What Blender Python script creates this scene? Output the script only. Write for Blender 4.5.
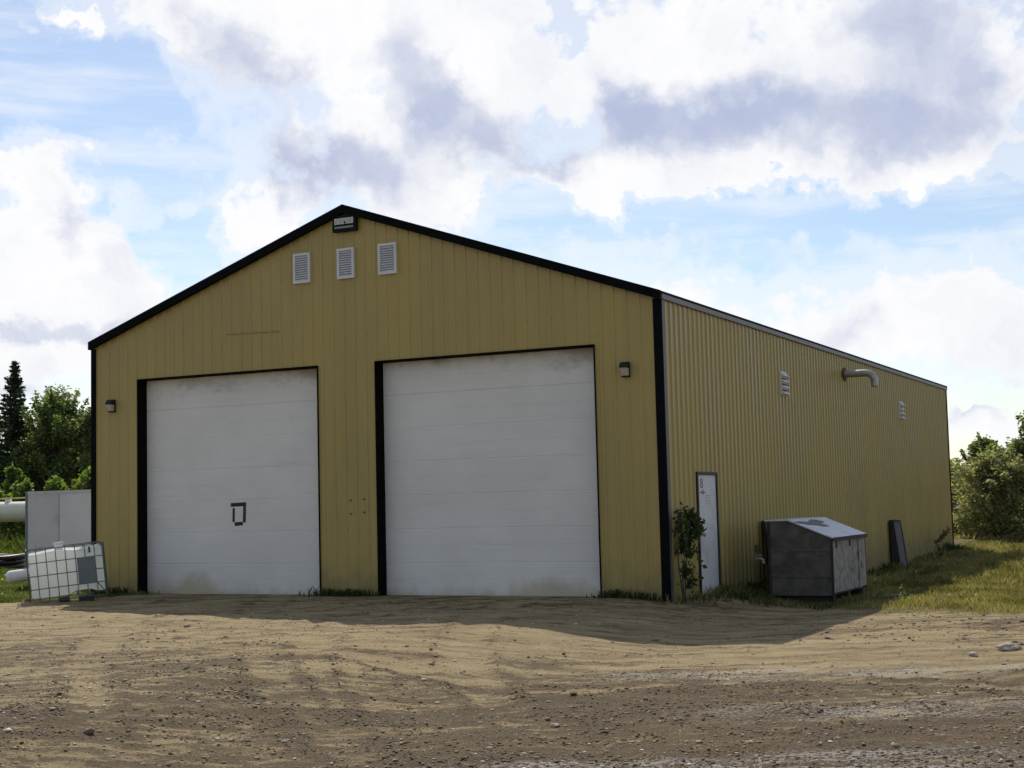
import bpy, bmesh, math, random
import numpy as np
from mathutils import Vector, Matrix, noise as mnoise

random.seed(7)
rng = np.random.default_rng(7)
sc = bpy.context.scene
for o in list(bpy.data.objects):
    bpy.data.objects.remove(o)
COL = sc.collection

# ------------------------------------------------------------------ camera
CAM = np.array((8.3622, -22.184, 1.5257))
YAW, PITCH, ROLL, FPX = -0.4630, 0.0826, -0.0245, 1467.47
Fv = np.array((math.sin(YAW)*math.cos(PITCH), math.cos(YAW)*math.cos(PITCH), math.sin(PITCH)))
R0 = np.array((math.cos(YAW), -math.sin(YAW), 0.0))
U0 = np.cross(R0, Fv)
Rv = R0*math.cos(ROLL) + U0*math.sin(ROLL)
Uv = -R0*math.sin(ROLL) + U0*math.cos(ROLL)
cd = bpy.data.cameras.new('camera')
cam = bpy.data.objects.new('camera', cd)
COL.objects.link(cam)
cd.sensor_width = 36.0
cd.lens = FPX*36.0/1024.0
cd.clip_start = 0.1
cd.clip_end = 3000
M = Matrix((Rv, Uv, -Fv)).transposed().to_4x4()
M.translation = Vector(CAM)
cam.matrix_world = M
sc.camera = cam

def azel(u, v):
    """degrees of azimuth / elevation of a sky direction (used to lay the clouds out on the sky)"""
    q = Fv + Rv*(u-512)/FPX - Uv*(v-384)/FPX
    return math.degrees(math.atan2(q[0], q[1])), math.degrees(math.asin(q[2]/np.linalg.norm(q)))

# ------------------------------------------------------------------ sun, sky, exposure
SX, SY = 0.57, -0.76                       # shadow of a 1 m post
SUN_EL = math.atan2(1.0, math.hypot(SX, SY))
SUN_AZ = math.atan2(-SX, -SY)              # from +Y towards +X
sd = bpy.data.lights.new('sun', 'SUN')
sd.energy = 4.2
sd.angle = math.radians(0.5)
sd.color = (1.0, 0.94, 0.84)
sun = bpy.data.objects.new('sun', sd)
COL.objects.link(sun)
sun.rotation_euler = Vector((SX, SY, -1)).to_track_quat('-Z', 'Y').to_euler()
sun.location = (-30, 40, 60)

world = bpy.data.worlds.new('World')
sc.world = world
world.use_nodes = True
SKY_STRENGTH = 0.115
CLOUD_WHITE = 1.0
sc.view_settings.view_transform = 'Standard'
sc.view_settings.look = 'None'
sc.view_settings.exposure = 0.0
sc.view_settings.gamma = 1.0
sc.view_settings.use_curve_mapping = False


class NT:
    """small node tree helper"""
    def __init__(self, tree):
        self.t = tree
        self.n = tree.nodes
        self.l = tree.links

    def node(self, typ, **kw):
        nd = self.n.new(typ)
        for k, v in kw.items():
            setattr(nd, k, v)
        return nd

    def put(self, sock, v):
        if v is None:
            return
        if hasattr(v, 'is_output'):
            self.l.new(v, sock)
        else:
            if hasattr(sock.default_value, '__len__') and not hasattr(v, '__len__'):
                v = (v,)*len(sock.default_value)
            if hasattr(sock.default_value, '__len__') and len(sock.default_value) == 4 and len(v) == 3:
                v = tuple(v)+(1,)
            sock.default_value = v

    def math(self, op, a, b=None, c=None, clamp=False):
        nd = self.node('ShaderNodeMath', operation=op, use_clamp=clamp)
        self.put(nd.inputs[0], a)
        self.put(nd.inputs[1], b)
        self.put(nd.inputs[2], c)
        return nd.outputs[0]

    def vmath(self, op, a, b=None, out=0):
        nd = self.node('ShaderNodeVectorMath', operation=op)
        self.put(nd.inputs[0], a)
        if b is not None:
            self.put(nd.inputs[1], b)
        return nd.outputs['Value'] if op in ('LENGTH', 'DOT_PRODUCT') else nd.outputs[0]

    def ramp(self, v, a, b, lo=0.0, hi=1.0, smooth=True):
        nd = self.node('ShaderNodeMapRange', interpolation_type='SMOOTHSTEP' if smooth else 'LINEAR')
        self.put(nd.inputs[0], v)
        for i, x in enumerate((a, b, lo, hi)):
            nd.inputs[i+1].default_value = x
        return nd.outputs[0]

    def mix(self, f, a, b, blend='MIX'):
        nd = self.node('ShaderNodeMix', data_type='RGBA', blend_type=blend)
        self.put(nd.inputs[0], f)
        self.put(nd.inputs[6], a)
        self.put(nd.inputs[7], b)
        return nd.outputs[2]

    def noise(self, vec, scale, detail=4, rough=0.55, dist=0.0, out=0):
        nd = self.node('ShaderNodeTexNoise')
        if vec is not None:
            self.put(nd.inputs['Vector'], vec)
        nd.inputs['Scale'].default_value = scale
        nd.inputs['Detail'].default_value = detail
        nd.inputs['Roughness'].default_value = rough
        nd.inputs['Distortion'].default_value = dist
        return nd.outputs[out]

    def mapping(self, vec, loc=(0, 0, 0), rot=(0, 0, 0), scale=(1, 1, 1)):
        nd = self.node('ShaderNodeMapping')
        self.put(nd.inputs[0], vec)
        nd.inputs[1].default_value = loc
        nd.inputs[2].default_value = rot
        nd.inputs[3].default_value = scale
        return nd.outputs[0]


def build_sky():
    t = NT(world.node_tree)
    t.n.clear()
    out = t.node('ShaderNodeOutputWorld')
    tc = t.node('ShaderNodeTexCoord')
    d = tc.outputs['Generated']
    sky = t.node('ShaderNodeTexSky', sky_type='NISHITA')
    sky.sun_disc = False
    sky.sun_elevation = SUN_EL
    sky.sun_rotation = SUN_AZ
    sky.altitude = 300
    sky.air_density = 1.0
    sky.dust_density = 0.6
    sky.ozone_density = 1.2
    sp = t.node('ShaderNodeSeparateXYZ')
    t.put(sp.inputs[0], d)
    az = t.math('MULTIPLY', t.math('ARCTAN2', sp.outputs[0], sp.outputs[1]), 180/math.pi)
    el = t.math('MULTIPLY', t.math('ARCSINE', sp.outputs[2]), 180/math.pi)
    cb = t.node('ShaderNodeCombineXYZ')
    t.put(cb.inputs[0], az)
    t.put(cb.inputs[1], el)
    P = cb.outputs[0]
    # ragged cumulus outlines: the layout is warped by two noises
    w1 = t.vmath('SUBTRACT', t.noise(P, 0.22, 3, 0.55, out=1), (.5, .5, .5))
    w2 = t.vmath('SUBTRACT', t.noise(P, 0.75, 6, 0.62, out=1), (.5, .5, .5))
    Pw = t.vmath('ADD', P, t.vmath('MULTIPLY', w1, (5.5, 4.2, 0)))
    Pw = t.vmath('ADD', Pw, t.vmath('MULTIPLY', w2, (2.8, 2.3, 0)))
    K = 0.0388

    def blob(u, v, ru, rv):
        a, e = azel(u, v)
        q = t.vmath('MULTIPLY', t.vmath('SUBTRACT', Pw, (a, e, 0)), (1/(ru*K), 1/(rv*K), 0))
        return t.ramp(t.vmath('LENGTH', q), 1.25, 0.25)

    def total(lst, start):
        acc = start
        for (u, v, ru, rv, a) in lst:
            acc = t.math('MULTIPLY_ADD', blob(u, v, ru, rv), a, acc)
        return acc
    white = [(300, 30, 190, 70, 1), (230, 10, 90, 40, .6), (500, 45, 120, 80, .9), (700, 45, 220, 90, 1), (930, 60, 150, 120, 1),
             (620, 165, 120, 42, .9), (720, 150, 190, 48, 1), (880, 140, 120, 50, .9), (330, 150, 90, 80, 1),
             (430, 150, 90, 80, 1), (255, 212, 52, 42, 1.1), (430, 215, 80, 36, .7), (40, 165, 55, 55, 1),
             (55, 265, 105, 75, 1.1), (130, 295, 70, 45, .6), (30, 345, 100, 35, .8), (185, 208, 28, 20, .5),
             (62, 20, 30, 12, .9), (860, 330, 200, 42, .75), (700, 300, 90, 28, .4), (980, 320, 80, 60, .8), (980, 430, 90, 25, .7),
             (20, 380, 90, 60, .7)]
    blue = [(115, 85, 85, 55, -1.1), (20, 60, 80, 45, -.9), (60, 125, 120, 30, -.6), (562, 25, 34, 34, -1.0), (760, 208, 130, 26, -1.3),
            (950, 205, 90, 30, -1.1), (530, 205, 70, 26, -.8), (190, 195, 40, 20, -.5), (200, 255, 28, 45, -1.0),
            (140, 170, 60, 25, -.6), (660, 195, 40, 30, -.7), (990, 395, 60, 14, -.4), (780, 250, 170, 26, -.45), (95, 205, 24, 16, -.8), (155, 255, 32, 20, -.8), (480, 20, 20, 14, -.5), (610, 215, 60, 20, -.5)]
    grey = [(235, 55, 55, 55, .8), (275, 110, 32, 70, .7), (350, 170, 95, 42, 1.1), (300, 150, 40, 60, .5), (415, 75, 45, 70, .9), (455, 125, 45, 50, .8),
            (530, 142, 90, 32, .8), (700, 110, 125, 42, 1.1), (625, 95, 55, 40, .7), (770, 85, 70, 40, .5), (860, 130, 120, 46, 1.1),
            (935, 50, 100, 90, .9), (880, 20, 70, 50, .5), (1000, 110, 50, 70, .5), (20, 330, 130, 14, .7), (62, 225, 20, 40, .5), (230, 262, 34, 18, .4),
            (1000, 398, 90, 22, .9), (840, 330, 60, 20, .35), (20, 400, 60, 14, .5), (110, 270, 40, 20, .3), (470, 250, 60, 20, .3)]
    # a generic broken deck everywhere, the photograph's own clouds on top of it
    gen = t.noise(P, 0.075, 6, 0.55)
    fine = t.noise(P, 0.55, 7, 0.62)
    wisp = t.noise(t.mapping(P, rot=(0, 0, -.12), scale=(.12, .9, 1)), 0.9, 5, 0.6)
    base = t.math('MULTIPLY_ADD', gen, 2.2, -1.02)
    base = t.math('SUBTRACT', base, t.ramp(el, 24, 60, 0, 1.3))      # the deck breaks up overhead
    dens = total(white + blue, base)
    dens = t.math('MULTIPLY_ADD', t.math('SUBTRACT', fine, .5), 2.0, dens)
    thick = t.ramp(dens, .10, .80)
    veil = t.math('MULTIPLY', t.ramp(wisp, .38, .75), .55)
    veil = t.math('MAXIMUM', veil, t.math('MULTIPLY', t.ramp(dens, -.5, .3), .5))
    cover = t.math('MAXIMUM', thick, veil)
    gr = total(grey, t.math('MULTIPLY_ADD', t.noise(P, 0.11, 3, .5), .8, -.42))
    gr = t.math('MULTIPLY_ADD', t.math('SUBTRACT', t.noise(Pw, .33, 7, .62), .5), 1.5, gr)
    gr = t.math('MULTIPLY', t.ramp(gr, -.3, 1.6), t.ramp(dens, .1, .9))
    ccol = t.mix(gr, (CLOUD_WHITE, CLOUD_WHITE, CLOUD_WHITE*1.01), (.48, .54, .73))
    b1 = t.node('ShaderNodeBackground')
    t.put(b1.inputs[0], sky.outputs[0])
    b1.inputs[1].default_value = SKY_STRENGTH
    b2 = t.node('ShaderNodeBackground')
    t.put(b2.inputs[0], ccol)
    # clouds glow towards the sun and are duller away from it
    sdir = (math.sin(SUN_AZ)*math.cos(SUN_EL), math.cos(SUN_AZ)*math.cos(SUN_EL), math.sin(SUN_EL))
    t.put(b2.inputs[1], t.ramp(t.vmath('DOT_PRODUCT', d, sdir), -.7, .60, .38, 1.0))
    # clouds thin out overhead and behind, where the sky is clearer
    mx = t.node('ShaderNodeMixShader')
    t.put(mx.inputs[0], cover)
    t.l.new(b1.outputs[0], mx.inputs[1])
    t.l.new(b2.outputs[0], mx.inputs[2])
    t.l.new(mx.outputs[0], out.inputs[0])


build_sky()

# ------------------------------------------------------------------ helpers: meshes, objects, tags
def smooth(x):
    x = np.clip(x, 0, 1)
    return x*x*(3-2*x)


class MB:
    """collects shapes into one mesh"""
    def __init__(self):
        self.v, self.f = [], []

    def add(self, vs, fs):
        b = len(self.v)
        self.v += [tuple(p) for p in vs]
        self.f += [tuple(i+b for i in f) for f in fs]
        return self

    def box(self, lo, hi, mat=None):
        x0, y0, z0 = lo
        x1, y1, z1 = hi
        vs = [(x0, y0, z0), (x1, y0, z0), (x1, y1, z0), (x0, y1, z0), (x0, y0, z1), (x1, y0, z1), (x1, y1, z1), (x0, y1, z1)]
        if mat is not None:
            vs = [mat @ Vector(p) for p in vs]
        return self.add(vs, [(0, 3, 2, 1), (4, 5, 6, 7), (0, 1, 5, 4), (1, 2, 6, 5), (2, 3, 7, 6), (3, 0, 4, 7)])

    def prism(self, poly, ext):
        """poly: list of 3D points (planar), ext: extrusion vector"""
        n = len(poly)
        e = Vector(ext)
        vs = [Vector(p) for p in poly] + [Vector(p)+e for p in poly]
        fs = [tuple(range(n))[::-1], tuple(range(n, 2*n))] + [(i, (i+1) % n, (i+1) % n+n, i+n) for i in range(n)]
        return self.add(vs, fs)

    def tube(self, pts, rad, n=8, cap=True):
        pts = [Vector(p) for p in pts]
        if not hasattr(rad, '__len__'):
            rad = [rad]*len(pts)
        rings = []
        prev = None
        for i, p in enumerate(pts):
            a = pts[max(i-1, 0)]
            b = pts[min(i+1, len(pts)-1)]
            d = (b-a).normalized()
            if prev is None:
                prev = d.orthogonal().normalized()
            s = (prev - d*prev.dot(d))
            s = s.normalized() if s.length > 1e-6 else d.orthogonal().normalized()
            prev = s
            w = d.cross(s)
            rings.append([p + (s*math.cos(2*math.pi*k/n) + w*math.sin(2*math.pi*k/n))*rad[i] for k in range(n)])
        vs = [q for r in rings for q in r]
        fs = []
        for i in range(len(pts)-1):
            for k in range(n):
                k2 = (k+1) % n
                fs.append((i*n+k, i*n+k2, (i+1)*n+k2, (i+1)*n+k))
        if cap:
            fs.append(tuple(range(n))[::-1])
            fs.append(tuple(range((len(pts)-1)*n, len(pts)*n)))
        return self.add(vs, fs)

    def build(self, name, mat, parent=None, bevel=0, smooth_ang=None, loc=None):
        me = bpy.data.meshes.new(name)
        me.from_pydata(self.v, [], self.f)
        me.update()
        bm = bmesh.new()
        bm.from_mesh(me)
        bmesh.ops.recalc_face_normals(bm, faces=bm.faces)
        bm.to_mesh(me)
        bm.free()
        if mat:
            me.materials.append(mat)
        o = bpy.data.objects.new(name, me)
        COL.objects.link(o)
        if parent:
            o.parent = parent
        if loc:
            o.location = loc
        if bevel:
            m = o.modifiers.new('bevel', 'BEVEL')
            m.width = bevel
            m.segments = 2
            m.limit_method = 'ANGLE'
        if smooth_ang is not None:
            for p in me.polygons:
                p.use_smooth = True
            me.set_sharp_from_angle(angle=math.radians(smooth_ang))
        return o


def raw_mesh(name, verts, faces_n, nper, mat, parent=None):
    """fast mesh from numpy: verts (N,3), faces all with nper corners in order"""
    me = bpy.data.meshes.new(name)
    verts = np.asarray(verts, np.float32)
    faces_n = np.asarray(faces_n, np.int32)
    me.vertices.add(len(verts))
    me.vertices.foreach_set('co', verts.ravel())
    nf = len(faces_n)
    me.loops.add(nf*nper)
    me.loops.foreach_set('vertex_index', faces_n.ravel())
    me.polygons.add(nf)
    me.polygons.foreach_set('loop_start', np.arange(nf, dtype=np.int32)*nper)
    me.polygons.foreach_set('loop_total', np.full(nf, nper, np.int32))
    me.update(calc_edges=True)
    me.materials.append(mat)
    o = bpy.data.objects.new(name, me)
    COL.objects.link(o)
    if parent:
        o.parent = parent
    return o


def tag(o, label=None, cat=None, group=None, kind=None):
    if label:
        o['label'] = label
    if cat:
        o['category'] = cat
    if group:
        o['group'] = group
    if kind:
        o['kind'] = kind
    return o


def thing(name, label, cat, loc=(0, 0, 0), rz=0.0, group=None):
    o = bpy.data.objects.new(name, None)
    o.empty_display_size = 0.2
    COL.objects.link(o)
    o.location = loc
    o.rotation_euler = (0, 0, rz)
    return tag(o, label, cat, group)


# ------------------------------------------------------------------ materials
def new_mat(name):
    m = bpy.data.materials.new(name)
    m.use_nodes = True
    t = NT(m.node_tree)
    b = t.n['Principled BSDF']
    return m, t, b


def simple(name, col, rough=.6, metal=0.0, var=.12, scale=6, bump=0.0, bscale=60, dirt=None, dirt_amt=.5, dirt_scale=2.0, spec=.5):
    """painted / plastic / timber surface with uneven tone, optional dirt and fine bump"""
    m, t, b = new_mat(name)
    pos = t.node('ShaderNodeNewGeometry').outputs['Position']
    n = t.noise(pos, scale, 5, .6)
    c = t.mix(t.ramp(n, .25, .75), tuple(x*(1-var) for x in col), tuple(min(x*(1+var), 1) for x in col))
    if dirt:
        dn = t.noise(pos, dirt_scale, 7, .68)
        c = t.mix(t.math('MULTIPLY', t.ramp(dn, .5, .68), dirt_amt), c, dirt)
    t.put(b.inputs['Base Color'], c)
    b.inputs['Roughness'].default_value = rough
    b.inputs['Metallic'].default_value = metal
    b.inputs['Specular IOR Level'].default_value = spec
    if bump:
        bn = t.node('ShaderNodeBump')
        bn.inputs['Strength'].default_value = bump
        bn.inputs['Distance'].default_value = .01
        t.put(bn.inputs['Height'], t.noise(pos, bscale, 4, .6))
        t.l.new(bn.outputs[0], b.inputs['Normal'])
    return m


def siding_mat():
    m, t, b = new_mat('mustard_siding')
    pos = t.node('ShaderNodeNewGeometry').outputs['Position']
    sp = t.node('ShaderNodeSeparateXYZ')
    t.put(sp.inputs[0], pos)
    base = (.425, .316, .092)
    n = t.noise(t.mapping(pos, scale=(1, 1, .25)), 1.1, 5, .6)
    c = t.mix(t.ramp(n, .3, .7), tuple(x*.9 for x in base), tuple(x*1.07 for x in base))
    # vertical rain streaks and chalky fading
    st = t.noise(t.mapping(pos, scale=(9, 9, .3)), 1.0, 5, .65)
    c = t.mix(t.math('MULTIPLY', t.ramp(st, .52, .78), .30), c, (.24, .175, .07))
    ch = t.noise(t.mapping(pos, scale=(2.2, 2.2, .8)), 1.0, 4, .6)
    c = t.mix(t.math('MULTIPLY', t.ramp(ch, .55, .8), .16), c, (.44, .37, .21))
    # splash dirt along the foot, with a ragged top
    fn = t.noise(pos, 3.0, 6, .7)
    foot = t.ramp(t.math('MULTIPLY_ADD', t.math('SUBTRACT', fn, .5), 1.4, sp.outputs[2]), .75, -.15)
    c = t.mix(t.math('MULTIPLY', foot, .6), c, (.15, .12, .06))
    # rows of screws along the girts
    su = t.math('ABSOLUTE', t.math('SUBTRACT', t.math('FRACT', t.math('MULTIPLY', t.math('ADD', t.math('ADD', sp.outputs[0], sp.outputs[1]), 20.0), 1/.4572)), .5))
    sv = t.math('ABSOLUTE', t.math('SUBTRACT', t.math('FRACT', t.math('MULTIPLY', t.math('ADD', sp.outputs[2], .55), 1/1.15)), .5))
    rad = t.math('POWER', t.math('ADD', t.math('POWER', t.math('MULTIPLY', su, .4572), 2.0), t.math('POWER', t.math('MULTIPLY', sv, 1.15), 2.0)), .5)
    c = t.mix(t.math('MULTIPLY', t.ramp(rad, .018, .008), .6), c, (.13, .085, .05))
    run = t.math('MULTIPLY', t.ramp(t.math('MULTIPLY', su, .4572), .03, 0), t.ramp(t.noise(t.mapping(pos, scale=(3, 3, .9)), 1.0, 3, .5), .58, .72))
    c = t.mix(t.math('MULTIPLY', run, .35), c, (.20, .13, .06))
    t.put(b.inputs['Base Color'], c)
    t.put(b.inputs['Roughness'], t.ramp(n, .3, .7, .36, .50))
    b.inputs['Specular IOR Level'].default_value = .55
    bn = t.node('ShaderNodeBump')
    bn.inputs['Strength'].default_value = .35
    bn.inputs['Distance'].default_value = .02
    t.put(bn.inputs['Height'], t.noise(t.mapping(pos, scale=(1, 1, .6)), 2.0, 2, .5))
    t.l.new(bn.outputs[0], b.inputs['Normal'])
    return m


def garage_door_mat():
    m, t, b = new_mat('white_door_panels')
    pos = t.node('ShaderNodeNewGeometry').outputs['Position']
    sp = t.node('ShaderNodeSeparateXYZ')
    t.put(sp.inputs[0], pos)
    X, Z = sp.outputs[0], sp.outputs[2]
    n = t.noise(t.mapping(pos, scale=(1, 1, 1.2)), .8, 5, .6)
    c = t.mix(t.ramp(n, .3, .7), (.75, .72, .68), (.82, .79, .75))
    # faint streaky wipe marks across the sections
    st = t.noise(t.mapping(pos, scale=(.7, 1, 11)), 1.0, 5, .7)
    c = t.mix(t.math('MULTIPLY', t.ramp(st, .5, .8), .25), c, (.47, .46, .45))
    # exhaust soot under the lintel
    sn = t.noise(t.mapping(pos, scale=(1.0, 1, 1.6)), 1.5, 6, .7)
    top = t.ramp(t.math('MULTIPLY_ADD', t.math('SUBTRACT', sn, .5), 1.5, Z), 3.85, 4.35)
    c = t.mix(t.math('MULTIPLY', top, .6), c, (.22, .16, .12))
    # algae / mud stain along the foot, strongest in one place of each door
    an = t.noise(pos, 2.0, 6, .65)
    s1 = t.ramp(t.math('ABSOLUTE', t.math('SUBTRACT', X, -9.7)), 1.3, 0)
    s2 = t.ramp(t.math('ABSOLUTE', t.math('SUBTRACT', X, -2.2)), 1.1, 0)
    hgt = t.math('MULTIPLY_ADD', t.math('MAXIMUM', s1, s2), -.20, Z)
    hgt = t.math('MULTIPLY_ADD', t.math('SUBTRACT', an, .5), .7, hgt)
    foot = t.ramp(hgt, .24, -.12)
    c = t.mix(t.math('MULTIPLY', foot, .6), c, (.40, .325, .14))
    t.put(b.inputs['Base Color'], c)
    b.inputs['Roughness'].default_value = .5
    b.inputs['Specular IOR Level'].default_value = .4
    bn = t.node('ShaderNodeBump')
    bn.inputs['Strength'].default_value = .15
    bn.inputs['Distance'].default_value = .02
    t.put(bn.inputs['Height'], t.noise(t.mapping(pos, scale=(.6, 1, 3)), 2.0, 4, .55))
    t.l.new(bn.outputs[0], b.inputs['Normal'])
    return m


def leaf_mat(name, dark, light, trans=.35, rough=.5, big_w=.4, big_s=.9):
    m, t, b = new_mat(name)
    t.n.remove(b)
    out = t.n['Material Output']
    g = t.node('ShaderNodeNewGeometry')
    big = t.noise(g.outputs['Position'], big_s, 4, .6)
    r = t.math('ADD', t.math('MULTIPLY', g.outputs['Random Per Island'], 1-big_w), t.math('MULTIPLY', t.ramp(big, .36, .64), big_w))
    c = t.mix(r, dark, light)
    p = t.node('ShaderNodeBsdfPrincipled')
    t.put(p.inputs['Base Color'], c)
    p.inputs['Roughness'].default_value = rough
    p.inputs['Specular IOR Level'].default_value = .3
    tr = t.node('ShaderNodeBsdfTranslucent')
    t.put(tr.inputs[0], t.mix(1.0, c, (1.25, 1.3, .55), 'MULTIPLY'))
    mx = t.node('ShaderNodeMixShader')
    mx.inputs[0].default_value = trans
    t.l.new(p.outputs[0], mx.inputs[1])
    t.l.new(tr.outputs[0], mx.inputs[2])
    t.l.new(mx.outputs[0], out.inputs[0])
    return m


def stone_mat(name, ramp_cols, rough=.85):
    m, t, b = new_mat(name)
    g = t.node('ShaderNodeNewGeometry')
    cr = t.node('ShaderNodeValToRGB')
    t.put(cr.inputs[0], g.outputs['Random Per Island'])
    els = cr.color_ramp.elements
    while len(els) < len(ramp_cols):
        els.new(.5)
    for e, (p, c) in zip(els, ramp_cols):
        e.position = p
        e.color = tuple(c)+(1,)
    n = t.noise(g.outputs['Position'], 90, 3, .6)
    t.put(b.inputs['Base Color'], t.mix(t.ramp(n, .3, .7), t.mix(1.0, cr.outputs[0], (.75, .75, .75), 'MULTIPLY'), cr.outputs[0]))
    b.inputs['Roughness'].default_value = rough
    return m


def ground_mat():
    m, t, b = new_mat('dirt_and_soil')
    pos = t.node('ShaderNodeNewGeometry').outputs['Position']
    at = t.node('ShaderNodeAttribute', attribute_name='cover')
    sc_ = t.node('ShaderNodeSeparateColor')
    t.put(sc_.inputs[0], at.outputs['Color'])
    grass, loose, damp_glint = sc_.outputs[0], sc_.outputs[1], sc_.outputs[2]  # the loose channel also carries shade painted in front of the building
    trk = t.mapping(t.mapping(pos, rot=(0, 0, -.95)), scale=(.30, 1.7, 1))      # wheel tracks towards the doors
    trk2 = t.mapping(t.mapping(pos, rot=(0, 0, -.55)), scale=(.5, 2.6, 1))
    n1 = t.noise(trk, .8, 8, .62, .5)
    n1b = t.noise(trk2, 1.3, 8, .66, .3)
    n2 = t.noise(t.mapping(t.mapping(pos, rot=(0, 0, -.7)), scale=(.75, 1.25, 1)), 5.5, 7, .7)
    n3 = t.noise(pos, 26, 6, .75)
    n4 = t.noise(pos, 95, 4, .7)
    tan = t.mix(t.ramp(n2, .3, .7), (.43, .318, .150), (.55, .425, .222))
    tan = t.mix(t.ramp(n1b, .40, .66), tan, (.275, .198, .095))
    brown = t.mix(t.ramp(n3, .3, .7), (.085, .052, .018), (.26, .172, .074))
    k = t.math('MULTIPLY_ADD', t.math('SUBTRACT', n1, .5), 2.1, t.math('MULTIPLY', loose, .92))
    k = t.math('MULTIPLY_ADD', t.math('SUBTRACT', n1b, .5), 1.6, k)
    k = t.math('MULTIPLY_ADD', t.math('SUBTRACT', n2, .5), 3.0, k)
    k = t.math('MULTIPLY_ADD', t.math('SUBTRACT', n3, .5), 2.4, k)
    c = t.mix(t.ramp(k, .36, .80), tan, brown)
    # crumbs and pits: dark broken specks everywhere, thickest in the loose patches
    pit = t.math('MULTIPLY_ADD', t.math('SUBTRACT', k, .5), .10, n4)
    c = t.mix(t.math('MULTIPLY', t.ramp(pit, .54, .64), .75), c, (.055, .040, .026))
    c = t.mix(t.math('MULTIPLY', t.ramp(n4, .43, .33), .40), c, (.52, .445, .32))
    c = t.mix(t.math('MULTIPLY', t.ramp(n3, .58, .70), .55), c, (.11, .075, .042))
    # pale sky glint of the wet patches, painted into the colour
    dn = t.noise(trk2, 2.2, 8, .7)
    dm = t.math('MULTIPLY', t.ramp(t.math('MULTIPLY_ADD', t.math('SUBTRACT', n3, .5), 1.8, dn), .48, .62), damp_glint)
    c = t.mix(t.math('MULTIPLY', dm, .85), c, (.50, .46, .40))
    soil = t.mix(t.ramp(n2, .3, .7), (.085, .075, .03), (.20, .16, .085))
    c = t.mix(t.ramp(t.math('MULTIPLY_ADD', t.math('SUBTRACT', n2, .5), .8, grass), .3, .7), c, soil)
    t.put(b.inputs['Base Color'], c)
    t.put(b.inputs['Roughness'], t.ramp(dm, 0, 1, .92, .42))
    b.inputs['Specular IOR Level'].default_value = .4
    h = t.math('ADD', t.math('MULTIPLY', n3, .075), t.math('MULTIPLY', n4, .022))
    h = t.math('ADD', h, t.math('MULTIPLY', n2, .035))
    bn = t.node('ShaderNodeBump')
    bn.inputs['Strength'].default_value = .9
    bn.inputs['Distance'].default_value = 1.0
    t.put(bn.inputs['Height'], h)
    t.l.new(bn.outputs[0], b.inputs['Normal'])
    return m


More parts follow.
